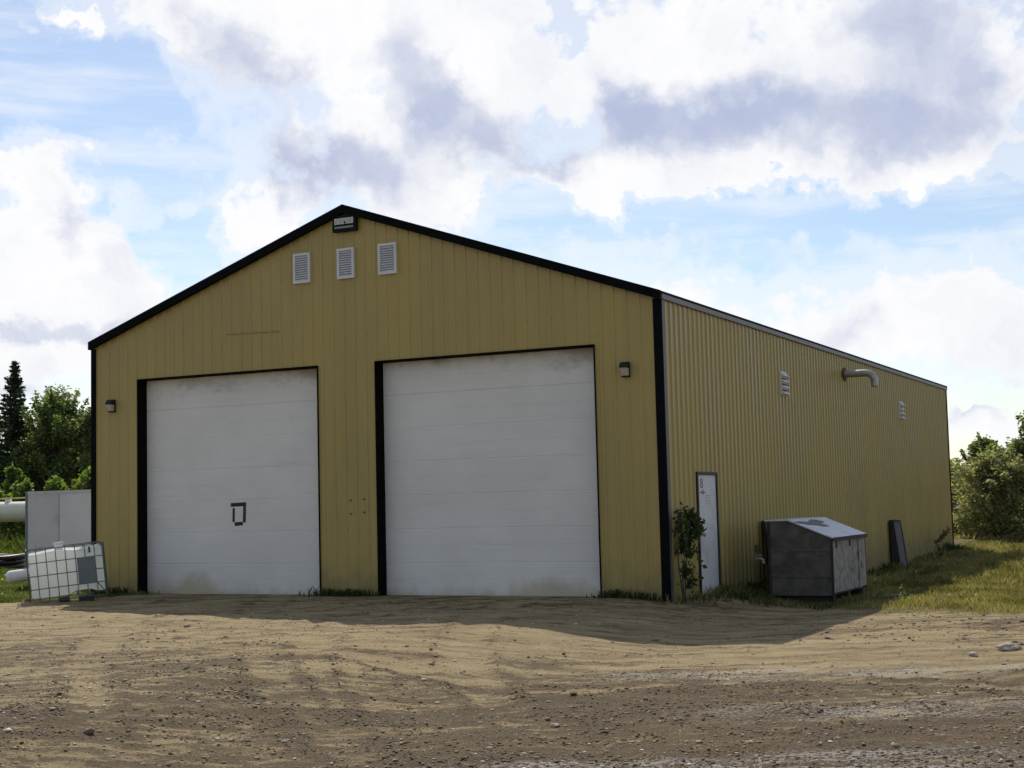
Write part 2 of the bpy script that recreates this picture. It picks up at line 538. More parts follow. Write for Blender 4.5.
MT = {
    'siding': siding_mat(),
    'door': garage_door_mat(),
    'black_trim': simple('black_trim', (.006, .007, .008), .8, var=.2, spec=.06),
    'jamb': simple('black_jamb', (.006, .0055, .005), .8, var=.25, spec=.05),
    'roof': simple('charcoal_roof', (.010, .011, .013), .8, var=.2, spec=.1),
    'grey_fascia': simple('grey_fascia', (.22, .205, .21), .5, spec=.3),
    'corner_skylit': simple('corner_skylit', (.10, .10, .11), .5),
    'white_paint': simple('white_paint', (.70, .69, .70), .5, var=.06, dirt=(.45, .42, .38), dirt_amt=.4),
    'grey_slat': simple('grey_slat', (.62, .62, .64), .55, var=.06),
    'dark_void': simple('dark_void', (.03, .03, .03), .8),
    'vent_grey': simple('vent_grey', (.30, .30, .31), .7),
    'steel': simple('galvanised_pipe', (.42, .40, .37), .45, .6, var=.2, dirt=(.22, .16, .11), dirt_amt=.6, dirt_scale=8),
    'rust': simple('rust_stain', (.13, .075, .04), .8),
    'tape': simple('black_tape', (.012, .011, .010), .6),
    'dim_letters': simple('faded_letters', (.22, .22, .23), .6),
    'sign_white': simple('sign_white', (.62, .62, .62), .5, var=.05),
    'sign_black': simple('sign_black', (.008, .0075, .007), .6, spec=.15),
    'lamp_glass': simple('frosted_lamp_glass', (.50, .45, .42), .35, var=.08),
    'lamp_metal': simple('dark_lamp_metal', (.02, .018, .015), .6, spec=.25),
    'plywood': simple('weathered_board', (.105, .094, .083), .85, var=.35, scale=4, bump=.6, dirt=(.05, .044, .038), dirt_amt=.7, dirt_scale=3.5),
    'pale_board': simple('whitewashed_board', (.30, .275, .24), .85, var=.3, scale=6, bump=.6, dirt=(.11, .095, .075), dirt_amt=.85, dirt_scale=5),
    'lid_metal': simple('pale_sheet_lid', (.60, .62, .66), .42, .2, var=.08, dirt=(.16, .13, .12), dirt_amt=.35, dirt_scale=1.2),
    'dark_wood': simple('dark_wood', (.035, .028, .026), .8, var=.25, bump=.3),
    'grey_wood': simple('grey_wood', (.10, .09, .09), .8, var=.25, bump=.3),
    'tote_plastic': simple('milky_plastic', (.86, .87, .85), .35, var=.03, dirt=(.66, .74, .64), dirt_amt=.4, dirt_scale=1.4),
    'cage': simple('green_grey_cage', (.13, .17, .14), .45, .5),
    'label_grey': simple('grey_plate', (.16, .18, .19), .55),
    'trailer': simple('pale_grey_cladding', (.58, .57, .56), .5, var=.08, scale=1.2, dirt=(.28, .27, .26), dirt_amt=.4),
    'trailer_b': simple('paler_grey_cladding', (.68, .67, .67), .5, var=.08, scale=1.2),
    'cream': simple('cream_tank', (.72, .68, .55), .45, var=.06, dirt=(.5, .45, .35), dirt_amt=.4),
    'white_plastic': simple('white_plastic', (.78, .78, .78), .4, var=.05),
    'rubber': simple('black_rubber', (.012, .012, .013), .45),
    'yellow': simple('yellow_pipe', (.55, .50, .14), .5),
    'bark': simple('bark', (.055, .045, .035), .9, var=.3, bump=.5, bscale=20),
    'grey_bark': simple('grey_bark', (.11, .095, .08), .9, var=.3, bump=.5, bscale=20),
    'leaf_spruce': leaf_mat('spruce_needles', (.042, .060, .042), (.095, .125, .080), .35),
    'leaf_poplar': leaf_mat('poplar_leaves', (.11, .15, .065), (.25, .29, .14), .6),
    'leaf_dark': leaf_mat('dark_leaves', (.085, .12, .055), (.20, .24, .115), .6),
    'leaf_lime': leaf_mat('lime_leaves', (.11, .165, .045), (.24, .30, .10), .55),
    'leaf_willow': leaf_mat('willow_leaves', (.17, .175, .11), (.36, .355, .23), .6),
    'leaf_weed': leaf_mat('weed_leaves', (.030, .048, .014), (.075, .10, .030), .35),
    'grass': leaf_mat('grass_blades', (.065, .075, .018), (.44, .37, .20), .45, big_w=.62, big_s=1.1),
    'lawn': leaf_mat('lawn_blades', (.055, .085, .018), (.19, .22, .06), .4),
    'dry': simple('dry_stalk', (.15, .10, .055), .9),
    'gravel': stone_mat('gravel_stones', [(0, (.15, .108, .062)), (.35, (.29, .215, .125)), (.7, (.45, .35, .22)), (.9, (.58, .50, .38)), (1.0, (.78, .74, .66))]),
    'clod': stone_mat('dark_clods', [(0, (.085, .057, .030)), (1.0, (.24, .168, .092))]),
    'rock': simple('pale_rock', (.38, .32, .25), .85, var=.25, scale=20, bump=.5),
    'dirt': ground_mat(),
}

def see_through(m, amt):
    t = NT(m.node_tree)
    b = t.n['Principled BSDF']
    out = t.n['Material Output']
    tr = t.node('ShaderNodeBsdfTranslucent')
    tr.inputs[0].default_value = (.93, .95, .92, 1)
    mx = t.node('ShaderNodeMixShader')
    mx.inputs[0].default_value = amt
    t.l.new(b.outputs[0], mx.inputs[1])
    t.l.new(tr.outputs[0], mx.inputs[2])
    t.l.new(mx.outputs[0], out.inputs[0])


see_through(MT['tote_plastic'], .55)

# ------------------------------------------------------------------ terrain
W, D, H, ZR = 11.993, 25.0, 4.9, 6.976
SLOPE = (ZR-H)/(W/2)


def vnoise(x, y, s, seed=0, oct_=3):
    """cheap smooth value noise 0..1 on arrays"""
    out = np.zeros(np.broadcast(x, y).shape)
    amp, tot = 1.0, 0.0
    for o in range(oct_):
        xs, ys = x*s*2**o + 37.1*seed + 11*o, y*s*2**o - 17.7*seed + 5*o
        xi, yi = np.floor(xs).astype(np.int64), np.floor(ys).astype(np.int64)
        fx, fy = smooth(xs-xi), smooth(ys-yi)

        def hsh(a, b):
            h = (a*374761393 + b*668265263 + seed*1442695 + o*97) & 0xffffffff
            h = ((h ^ (h >> 13))*1274126177) & 0xffffffff
            return ((h ^ (h >> 16)) & 0xffff)/65535.0
        a = hsh(xi, yi)*(1-fx) + hsh(xi+1, yi)*fx
        b_ = hsh(xi, yi+1)*(1-fx) + hsh(xi+1, yi+1)*fx
        out += amp*(a*(1-fy) + b_*fy)
        tot += amp
        amp *= .5
    return out/tot


def gh0(x, y):
    x, y = np.asarray(x, float), np.asarray(y, float)
    dip = smooth((x+.9)/2.9)*(1-.25*smooth((y-18)/8.0))+.9*smooth((y-4)/6)*smooth((x+1)/1)*(1-smooth((x+.2)/3))*(1-smooth((y-18)/8))
    z = -.29*dip
    z = z - .06*smooth((-y-9)/6)
    return z


def grass_mask(x, y):
    x, y = np.asarray(x, float), np.asarray(y, float)
    n = vnoise(x, y, .8, 3) - .5
    nf = vnoise(x, y, 2.6, 5) - .5
    right = smooth((y - 1.0 + n*1.5 + nf*1.3)/1.3)*smooth((x+.3)/.4)
    strip = .5*smooth((.60 + n*.9 + nf*.5 - x)/.5)*smooth((x+.2)/.2)*smooth((y+.35)/.3)
    s = -.69*x + .72*y
    left = smooth((s - 5.55 + n*.8 + nf*.4)/.5)*smooth((-9.6-x)/.5)*smooth((-10.9+n*.4-x + .55*(y+1.4))/.4)
    back = smooth((-12.0-x)/.3)*smooth((y+1.5)/.6)
    rear = smooth((y-24.5)/.5)
    far = smooth((np.hypot(x, y)-30)/6)
    return np.clip(np.maximum.reduce([right, strip, left, back, rear, far]), 0, 1)


def curve(*p):
    a = np.linspace(0, 1, 40)[:, None]
    p = [np.array(q, float) for q in p]
    return (1-a)**2*p[0] + 2*a*(1-a)*p[1] + a*a*p[2]


# vehicle tracks: in and out of both doors and one sweep across the yard
TRACKS = [curve((7.5, -15.5), (-1.5, -10.5), (-3.2, .2)), curve((-3.0, -16.5), (-5.0, -9.0), (-3.4, .2)), curve((4.5, -16.0), (-3.5, -9.5), (-8.6, .2)),
          curve((-13.5, -9.5), (-2.0, -9.5), (9.5, -4.2)), curve((-13.0, -6.0), (0.0, -8.5), (10.0, -8.5)), curve((-2.0, -17.0), (3.0, -10.0), (9.5, -9.8))]


def track_fields(x, y):
    """groove depth (0..1), berm (0..1) of the wheel tracks"""
    shp = np.broadcast(x, y).shape
    x, y = np.ravel(np.broadcast_to(x, shp)).astype(float), np.ravel(np.broadcast_to(y, shp)).astype(float)
    groove, berm = np.zeros(len(x)), np.zeros(len(x))
    near = np.where((np.abs(x) < 18) & (y > -20) & (y < 2))[0]
    if len(near):
        px, py = x[near], y[near]
        wob = (vnoise(px, py, .8, 51)-.5)*.25
        g_, b2_ = np.zeros(len(near)), np.zeros(len(near))
        for k, c_ in enumerate(TRACKS):
            tan = np.gradient(c_, axis=0)
            nrm = np.stack([-tan[:, 1], tan[:, 0]], -1)/np.linalg.norm(tan, axis=1)[:, None]
            for off in (-.86, .86):
                q = c_+nrm*off
                best = np.full(len(near), 9.0)
                for a, b_ in zip(q[:-1], q[1:]):
                    d_ = b_-a
                    t_ = np.clip(((px-a[0])*d_[0]+(py-a[1])*d_[1])/(d_@d_), 0, 1)
                    best = np.minimum(best, np.hypot(px-a[0]-t_*d_[0], py-a[1]-t_*d_[1]))
                best = np.abs(best+wob)
                patchy = smooth((vnoise(px, py, .45, 60+k)-.30)/.25)
                g_ = np.maximum(g_, smooth((.24-best)/.12)*patchy)
                b2_ = np.maximum(b2_, smooth(1-np.abs(best-.31)/.13)*patchy)
        groove[near], berm[near] = g_, b2_
    return groove.reshape(shp), berm.reshape(shp)


def gh(x, y):
    x, y = np.asarray(x, float), np.asarray(y, float)
    c, s = math.cos(.95), math.sin(.95)
    a, b_ = x*c + y*s, -x*s + y*c
    rut = vnoise(a*.25, b_, 1.6, 11) - .5
    lump = vnoise(x, y, 1.1, 12) - .5
    fine = vnoise(x, y, 5.0, 13, 3) - .5
    near = 1 - smooth((np.hypot(x-2, y+8)-14)/10)
    away = smooth((-y+.1)/1.2)
    g = grass_mask(x, y)
    groove, berm = track_fields(x, y)
    return gh0(x, y) + near*away*(rut*.022 + lump*.045 + fine*.036 - groove*.015 + berm*(.007+.03*fine)) + g*(lump*.06+.01)


def loose_shade_mask(x, y):
    x, y = np.asarray(x, float), np.asarray(y, float)
    m = .14 + .66*smooth((-y-6.5)/5.5)
    m += .80*smooth((x-.8)/3)*smooth((-y-5.6)/2.2)
    m += .42*smooth((y+3.4)/2.2)*smooth((x+11)/3)     # apron against the building darkened, its shadow deepened in the colour
    m += (vnoise(x, y, .55, 21)-.5)*.7
    groove, berm = track_fields(x, y)
    m = m - .24*groove + .30*berm
    return np.clip(m, 0, 1.25)


def damp_glint_mask(x, y):
    def el(cx, cy, a, b_, r=.47):
        c, s = math.cos(r), math.sin(r)
        dx, dy = x-cx, y-cy
        return np.clip(1.3-np.hypot((dx*c+dy*s)/a, (-dx*s+dy*c)/b_), 0, 1)
    m = np.maximum.reduce([el(3.4, -7.2, 1.5, .42), el(4.9, -6.6, 1.6, .35)*.8, el(3.9, -12.7, 1.2, .35), el(5.6, -11.9, 1.6, .5), el(5.5, -9.3, 1.8, .6)*.5])
    return np.clip(m*1.6, 0, 1)


def axis(lo, hi, step, far):
    a = list(np.arange(lo, hi+1e-6, step))
    s, p = step, hi
    while p < far:
        s = min(s*1.22, 60)
        p += s
        a.append(p)
    s, p = step, lo
    b_ = []
    while p > -far:
        s = min(s*1.22, 60)
        p -= s
        b_.append(p)
    return np.array(b_[::-1]+a)


gx, gy = axis(-14.0, 9.5, .075, 600), axis(-16.5, 5.0, .075, 600)
GX, GY = np.meshgrid(gx, gy)
GZ = gh(GX, GY)
nx, ny = len(gx), len(gy)
idx = np.arange(nx*ny).reshape(ny, nx)
quads = np.stack([idx[:-1, :-1], idx[:-1, 1:], idx[1:, 1:], idx[1:, :-1]], -1).reshape(-1, 4)
ground = raw_mesh('ground', np.stack([GX, GY, GZ], -1).reshape(-1, 3), quads, 4, MT['dirt'])
tag(ground, 'bare tan dirt yard with loose gravel, turning to grassy soil beside the building', 'ground', kind='structure')
for p_ in (ground.data.attributes.new('cover', 'FLOAT_COLOR', 'POINT'),):
    colr = np.stack([grass_mask(GX, GY), loose_shade_mask(GX, GY), damp_glint_mask(GX, GY), np.ones_like(GX)], -1).astype(np.float32)
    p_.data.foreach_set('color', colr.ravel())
ground.data.polygons.foreach_set('use_smooth', np.ones(len(quads), bool))

# ------------------------------------------------------------------ the building
bld = thing('metal_shed', 'large mustard yellow ribbed metal shop building with black trim and two white overhead doors', 'building')
PER, RIB = .2286, .022
RIBF = .013                                 # the gable sheets are shallower
PROF = [(0.0, 0.0), (.150, 0.0), (.168, RIB), (.2106, RIB)]   # one rib per period


def profile(L, breaks=()):
    """(s, depth) pairs of the ribbed sheet over 0..L with extra break points"""
    pts = []
    k = 0
    while k*PER < L:
        for a, d_ in PROF:
            if k*PER+a < L:
                pts.append((k*PER+a, d_))
        k += 1
    ss = [p[0] for p in pts]+[L]
    ds = [p[1] for p in pts]+[0.0]
    extra = sorted(set(list(ss)+[b for b in breaks if 0 < b < L]))
    return [(s, float(np.interp(s, ss, ds))) for s in extra]


OPEN = [(-10.82, -6.655, 4.13), (-5.4055, -1.185, 4.13)]
ZB = -.55


def roof_z(x):
    return ZR - abs(x+W/2)*SLOPE


# front wall
mb = MB()
pr = profile(W, [W/2]+[v+W for o_ in OPEN for v in o_[:2]])
for (s0, d0), (s1, d1) in zip(pr[:-1], pr[1:]):
    x0, x1 = s0-W, s1-W
    xm = (x0+x1)/2
    zb = ZB
    for a, b_, h_ in OPEN:
        if a-1e-4 <= xm <= b_+1e-4:
            zb = h_
    d0, d1 = d0*RIBF/RIB, d1*RIBF/RIB
    mb.add([(x0, -d0, zb), (x1, -d1, zb), (x1, -d1, roof_z(x1)), (x0, -d0, roof_z(x0))], [(0, 1, 2, 3)])
mb.build('front_wall', MT['siding'], bld)
# right side wall, with the small door's opening
DY0, DY1, DZ = 1.45, 2.47, 2.0
mb = MB()
pr = profile(D, [DY0, DY1])
for (s0, d0), (s1, d1) in zip(pr[:-1], pr[1:]):
    sm = (s0+s1)/2
    zb = DZ if DY0 <= sm <= DY1 else ZB
    mb.add([(d0, s0, zb), (d1, s1, zb), (d1, s1, H), (d0, s0, H)], [(0, 1, 2, 3)])
mb.build('side_wall', MT['siding'], bld)
mb = MB()
pr = profile(D)
for (s0, d0), (s1, d1) in zip(pr[:-1], pr[1:]):
    mb.add([(-W-d0, s0, ZB), (-W-d1, s1, ZB), (-W-d1, s1, H), (-W-d0, s0, H)], [(0, 1, 2, 3)])
mb.build('side_wall', MT['siding'], bld)
mb = MB()
pr = profile(W, [W/2])
for (s0, d0), (s1, d1) in zip(pr[:-1], pr[1:]):
    x0, x1 = s0-W, s1-W
    mb.add([(x0, D+d0, ZB), (x1, D+d1, ZB), (x1, D+d1, roof_z(x1)), (x0, D+d0, roof_z(x0))], [(0, 1, 2, 3)])
mb.build('rear_wall', MT['siding'], bld)
# sheet lap on the gable front: shallow overlapping edge, broken above the left door
mb = MB()
for x0, x1, z0, z1 in ((-8.70, -7.45, 4.86, 4.83),):
    mb.add([(x0, -RIBF-.005, z0), (x1, -RIBF-.005, z1), (x1, -RIBF-.005, z1+.012), (x0, -RIBF-.005, z0+.012),
            (x0, .0, z0), (x1, .0, z1), (x1, .0, z1+.012), (x0, .0, z0+.012)],
           [(0, 1, 2, 3), (0, 4, 5, 1), (3, 2, 6, 7), (0, 3, 7, 4), (1, 5, 6, 2)])
mb.build('sheet_lap', simple('dark_lap', (.30, .22, .08), .6), bld)  # lap edge a little darker than the siding
# roof: two thick slopes
mb = MB()
for sgn in (-1, 1):
    xe = 0.05 if sgn > 0 else -W-.02
    ze = roof_z(xe)
    th = .045
    mb.prism([(-W/2, -.10, ZR), (xe, -.10, ze), (xe, -.10, ze+th), (-W/2, -.10, ZR+th)], (0, D+.2, 0))
roof = mb.build('roof', MT['roof'], bld)
# rake boards on the gable (black)
for sgn in (-1, 1):
    mb = MB()
    xe = 0.035 if sgn > 0 else -W-.005
    ze = roof_z(xe)
    mb.prism([(-W/2, -.125, ZR-.105), (xe, -.125, ze-.105), (xe, -.125, ze+.05), (-W/2, -.125, ZR+.05)], (0, .085, 0))
    mb.build('rake_trim', MT['black_trim'], bld)
# eave: dark drip edge over a grey fascia
for sgn in (-1, 1):
    x0 = .026 if sgn > 0 else -W-.026
    a, b_ = sorted((x0, x0+sgn*.030))
    MB().box((a, -.02, H-.10), (b_, D+.04, H-.018)).build('fascia', MT['grey_fascia'], bld, .004)
# corner trims: black on the gable, side return painted greyer as if catching skylight
for xa, xb in ((-.115, .034), (-W-.010, -W+.095)):
    MB().box((xa, -.034, ZB), (xb, -.003, H-.09)).build('corner_trim', MT['black_trim'], bld)
MB().box((.003, -.002, ZB), (.034, .10, H-.102)).build('corner_trim', MT['corner_skylit'], bld)
MB().box((.003, D-.10, ZB), (.036, D+.03, H-.102)).build('corner_trim', MT['black_trim'], bld)

# overhead doors
for k, (a, b_, h_) in enumerate(OPEN):
    dr = MB()
    nsec = 7
    sh = (h_+.03)/nsec
    zs = []
    y0 = .235
    prof = []
    for i in range(nsec):
        z0 = -.03 + i*sh
        g_ = .012 if i in (0, nsec-1) else .005
        prof += [(z0+.004, y0+g_), (z0+.010, y0), (z0+sh*.5-.006, y0), (z0+sh*.5, y0+.003), (z0+sh*.5+.006, y0), (z0+sh-.010, y0), (z0+sh-.004, y0+(.012 if i == nsec-2 else .005))]
    xa, xb = a+.001, b_-.001
    vs, fs = [], []
    for z_, y_ in prof:
        vs += [(xa, y_, z_), (xb, y_, z_)]
    for i in range(len(prof)-1):
        fs.append((2*i, 2*i+1, 2*i+3, 2*i+2))
    n_ = len(vs)
    vs += [(xa, y0+.06, -.03), (xb, y0+.06, -.03), (xa, y0+.06, h_), (xb, y0+.06, h_)]
    fs.append((n_, n_+1, n_+3, n_+2))
    dr.add(vs, fs)
    door = dr.build('garage_door', MT['door'], bld)
    door['label'] = 'white overhead door with a black taped square' if k == 0 else 'white overhead door, plain, nearer the building corner'
    fr = MB()
    fr.box((a-.02, -.030, ZB), (a, .30, h_+.016))
    fr.box((b_, -.030, ZB), (b_+.016, .30, h_+.016))
    fr.box((a, -.030, h_), (b_, .30, h_+.016))
    fr.build('door_frame', MT['jamb'], door)
    MB().box((a+.002, y0-.012, -.10), (b_-.002, y0+.03, -.012)).build('bottom_seal', MT['rubber'], door)
    if k == 0:
        tp = MB()
        y1 = y0-.004

        def strip(p, q, w):
            p, q = Vector(p), Vector(q)
            d_ = (q-p).normalized()
            nrm = Vector((-d_.z, 0, d_.x))*w/2
            tp.add([p-nrm, q-nrm, q+nrm, p+nrm, p-nrm+Vector((0, .006, 0)), q-nrm+Vector((0, .006, 0)), q+nrm+Vector((0, .006, 0)), p+nrm+Vector((0, .006, 0))],
                   [(0, 1, 2, 3), (4, 7, 6, 5), (0, 4, 5, 1), (3, 2, 6, 7), (0, 3, 7, 4), (1, 5, 6, 2)])
        cx, cz = -8.62, 1.49
        strip((cx-.19, y1, cz+.175), (cx+.165, y1, cz+.185), .070)
        strip((cx+.132, y1-.004, cz+.15), (cx+.122, y1-.004, cz-.155), .058)
        strip((cx-.122, y1, cz+.115), (cx-.128, y1, cz-.145), .050)
        strip((cx-.10, y1-.004, cz-.185), (cx+.085, y1-.004, cz-.175), .066)
        tp.build('tape_square', MT['tape'], door)

# rust-headed fixings on the pier between the doors
for x_, z_ in ((-5.98, 1.69), (-5.98, 1.45), (-5.70, 1.70), (-5.70, 1.47)):
    MB().tube([(x_, .0, z_), (x_, -.020, z_)], .016, 8).build('bolt', MT['rust'], bld)


# louvred vents of the gable
def louvre(x0, x1, z0, z1, ang=0):
    fr = MB()
    y0, y1 = -RIB-.035, -.001
    w = .045
    fr.box((x0, y0, z0), (x0+w, y1, z1)).box((x1-w, y0, z0), (x1, y1, z1)).box((x0+w, y0, z0), (x1-w, y1, z0+w)).box((x0+w, y0, z1-w), (x1-w, y1, z1))
    v = fr.build('vent', MT['white_paint'], bld)
    MB().box((x0+w, -.008, z0+w), (x1-w, -.004, z1-w)).build('backing', MT['vent_grey'], v)
    sl = MB()
    n = 11
    dz = (z1-z0-2*w)/n
    for i in range(n):
        zc = z0+w+i*dz
        sl.add([(x0+w, -RIB-.026, zc), (x1-w, -RIB-.026, zc), (x1-w, -.010, zc+dz*.95), (x0+w, -.010, zc+dz*.95),
                (x0+w, -RIB-.026, zc+.010), (x1-w, -RIB-.026, zc+.010), (x1-w, -.010, zc+dz*.95+.010), (x0+w, -.010, zc+dz*.95+.010)],
               [(0, 1, 2, 3), (4, 7, 6, 5), (0, 4, 5, 1), (3, 2, 6, 7), (0, 3, 7, 4), (1, 5, 6, 2)])
    sl.build('louvre_slats', MT['grey_slat'], v)


for x0, x1 in ((-7.16, -6.79), (-6.20, -5.84), (-5.33, -4.95)):
    louvre(x0+.03, x1+.03, 5.68, 6.235)


# two small stacked vents on the side wall
def side_vent(y0, y1, z0, z1):
    v = MB().box((.001, y0, z0), (RIB+.012, y1, z1)).build('vent', MT['white_paint'], bld, .004)
    hd = MB()
    n = 4
    dz = (z1-z0)/n
    for i in range(n):
        zb_ = z0+i*dz
        hd.prism([(RIB+.012, y0+.02, zb_+.01), (RIB+.075, y0+.02, zb_+.02), (RIB+.075, y0+.02, zb_+.035), (RIB+.012, y0+.02, zb_+dz*.72)], (0, y1-y0-.04, 0))
    hd.build('louvre_hoods', MT['white_paint'], v)
    gp = MB()
    for i in range(1, n):
        zb_ = z0+i*dz
        gp.box((RIB+.0125, y0+.03, zb_-.035), (RIB+.016, y1-.03, zb_-.008))
    gp.build('vent_gap', MT['dark_void'], v)


side_vent(6.66, 7.09, 3.62, 4.10)
side_vent(17.92, 18.36, 3.60, 4.08)

# exhaust pipe elbowed down from the side wall
pp = [(0, 11.95, 4.40), (.50, 11.95, 4.40), (.60, 11.95, 4.385), (.68, 11.95, 4.33), (.72, 11.95, 4.25), (.725, 11.95, 4.08)]
pipe = MB().tube(pp, .085, 16).build('exhaust_pipe', MT['steel'], bld, smooth_ang=40)
MB().tube([(RIB*.2, 11.95, 4.40), (RIB+.03, 11.95, 4.40)], .16, 20).build('wall_collar', MT['rust'], pipe)
MB().tube([(.725, 11.95, 4.10), (.725, 11.95, 4.074)], .074, 16).build('pipe_mouth', MT['dark_void'], pipe)

# small side door
pd = MB().box((-.03, DY0+.04, -.16), (.008, DY1-.04, DZ-.035)).build('side_door', MT['white_paint'], bld)
pd['label'] = 'narrow white walk-in door near the front corner'
fr = MB()
fr.box((-.06, DY0-.02, ZB), (RIB+.010, DY0+.035, DZ+.02)).box((-.06, DY1-.035, ZB), (RIB+.010, DY1+.02, DZ+.02)).box((-.06, DY0+.035, DZ-.03), (RIB+.010, DY1-.035, DZ+.02))
fr.build('door_frame', simple('brown_frame', (.030, .022, .018), .6), pd)
MB().box((-.05, DY0+.036, -.3), (RIB+.06, DY1-.036, -.165)).build('door_sill', MT['pale_board'], pd)
kn = MB().tube([(.006, DY0+.15, .95), (.05, DY0+.15, .95), (.055, DY0+.15, .95), (.085, DY0+.15, .95)], [.012, .012, .03, .026], 12)
kn.build('door_knob', MT['steel'], pd)
# faded marks on the door: two stacked ring-like figures, a dark bar and a pale notice
mk = MB()


def ring(cy, cz, ry, rz_, w):
    n = 16
    vs, fs = [], []
    for i in range(n):
        a = 2*math.pi*i/n
        for f in (1, 1-w):
            for xx in (.0085, .0115):
                vs.append((xx, cy+math.cos(a)*ry*f, cz+math.sin(a)*rz_*f))
    for i in range(n):
        j = (i+1) % n
        q = lambda p, r: p*4+r
        fs += [(q(i, 1), q(j, 1), q(j, 3), q(i, 3)), (q(i, 0), q(i, 1), q(j, 1), q(j, 0)) if False else (q(i, 0), q(j, 0), q(j, 1), q(i, 1)), (q(i, 2), q(i, 3), q(j, 3), q(j, 2))]
    mk.add(vs, fs)


ring(DY0+.24, 1.865, .075, .042, .55)
ring(DY0+.24, 1.785, .08, .042, .55)
mk.box((.0085, DY0+.14, 1.655), (.0115, DY0+.40, 1.685)).box((.0085, DY0+.28, 1.63), (.0116, DY0+.33, 1.72))
mk.build('door_marking', MT['dim_letters'], pd)
nt = MB()
for i, zz in enumerate((1.60, 1.555, 1.51, 1.465)):
    nt.box((.0085, DY0+.42, zz), (.0105, DY0+.70-.06*(i % 2), zz+.022))
nt.build('notice_lines', simple('pale_print', (.50, .50, .50), .6), pd)

# ------------------------------------------------------------------ fittings on the building
# gable sign: black board, a line of worn white capitals over a smaller grey line
sg = thing('sign', 'small black sign with white lettering under the gable peak', 'sign', (-5.97, -RIB-.055, 6.665))
MB().box((-.25, -.025, -.135), (.25, .045, .16)).build('sign_board', MT['sign_black'], sg, .004)
lt = MB()
x = -.205
rr = random.Random(3)
for wd in (.050, .046, .050, .058, .046, .050, .046):     # worn blocky capitals, too far off to read
    lt.box((x, -.030, .0), (x+.020, -.0255, .11))
    lt.box((x+wd-.018, -.030, .0 if rr.random() < .7 else .055), (x+wd, -.0255, .11))
    for zz in (.0, .045, .088):
        if rr.random() < .75:
            lt.box((x+.0205, -.0298, zz), (x+wd-.0185, -.0255, zz+.022))
    x += wd+.009
lt.build('lettering', MT['sign_white'], sg)
l2 = MB()
x = -.20
while x < .19:
    wd = rr.uniform(.02, .035)
    l2.box((x, -.030, -.075), (x+wd, -.0255, -.04))
    x += wd+.010
l2.build('lettering', simple('sign_grey', (.34, .34, .35), .5), sg)


def wall_lamp(x, z, label):
    t_ = thing('wall_lamp', label, 'lamp', (x, -RIB, z), group='wall lamps on the shop front')
    t_.scale = (.66, .66, .84)
    MB().box((-.10, -.02, -.15), (.10, .021, .14)).build('back_plate', MT['lamp_metal'], t_, .006)
    hood = MB().prism([(-.105, -.021, .03), (-.105, -.20, .03), (-.105, -.20, .07), (-.105, -.13, .14), (-.105, -.021, .15)], (.21, 0, 0))
    hood.build('hood', MT['lamp_metal'], t_, .006)
    MB().prism([(-.085, -.021, -.125), (-.085, -.10, -.125), (-.085, -.185, .028), (-.085, -.021, .028)], (.17, 0, 0)).build('lens', MT['lamp_glass'], t_, .008)
    MB().box((-.095, -.115, -.145), (.095, -.021, -.127)).build('lower_rim', MT['lamp_metal'], t_)
    return t_


wall_lamp(-11.46, 3.66, 'wall lamp by the far left corner, beside the taped white door')
wall_lamp(-.615, 3.69, 'wall lamp with frosted lens right of the plain white door, near the building corner')

# hose tap low on the side wall
tp_ = thing('wall_tap', 'small white tap on the side wall left of the low wooden enclosure', 'tap', (.02, 4.62, .42))
MB().tube([(-.02, 0, 0), (.08, 0, 0), (.12, 0, -.02), (.13, 0, -.09)], [.022, .022, .024, .026], 10).build('spout', MT['white_plastic'], tp_, smooth_ang=40)
MB().tube([(.06, 0, .02), (.06, 0, .06)], .012, 8).build('stem', MT['steel'], tp_)
MB().tube([(.06, 0, .06), (.06, 0, .075)], .045, 12).build('handle', MT['white_plastic'], tp_)
MB().box((-.002, -.08, .12), (.02, .08, .26)).build('mounting_plate', MT['grey_wood'], tp_)

# ------------------------------------------------------------------ low enclosure with a sloped pale lid
bx = thing('utility_enclosure', 'low weathered board enclosure with a pale sloped metal lid beside the side wall', 'enclosure')
X0, X1, Y0, Y1 = .86, 1.97, 2.64, 5.05
zt, ze, xr = 1.14, .83, 1.22
b0 = -.13
MB().prism([(X0, Y0, b0), (X1, Y0, b0), (X1, Y0, ze), (xr, Y0, zt), (X0, Y0, zt)], (0, .03, 0)).build('end_panel', MT['plywood'], bx)
MB().prism([(X0, Y1-.03, b0), (X1, Y1-.03, b0), (X1, Y1-.03, ze), (xr, Y1-.03, zt), (X0, Y1-.03, zt)], (0, .03, 0)).build('end_panel', MT['plywood'], bx)
MB().box((X0, Y0+.032, b0), (X0+.03, Y1-.032, zt)).build('back_panel', MT['plywood'], bx)
ym = Y0+(Y1-Y0)*.60
MB().box((X1-.035, Y0+.032, b0+.04), (X1-.004, ym-.012, ze-.01)).build('door_panel', MT['pale_board'], bx, .004)
MB().box((X1-.035, ym+.012, b0+.04), (X1-.004, Y1-.032, ze-.01)).build('door_panel', MT['pale_board'], bx, .004)
MB().box((X1-.06, Y0+.032, b0), (X1-.04, Y1-.032, ze)).build('backing', MT['dark_wood'], bx)
MB().box((X1-.03, Y0-.018, b0), (X1+.012, Y0-.002, ze)).build('corner_batten', MT['dark_wood'], bx)
MB().box((X0-.012, Y0-.018, b0), (X0+.03, Y0-.002, zt)).build('corner_batten', MT['dark_wood'], bx)
ov = .03
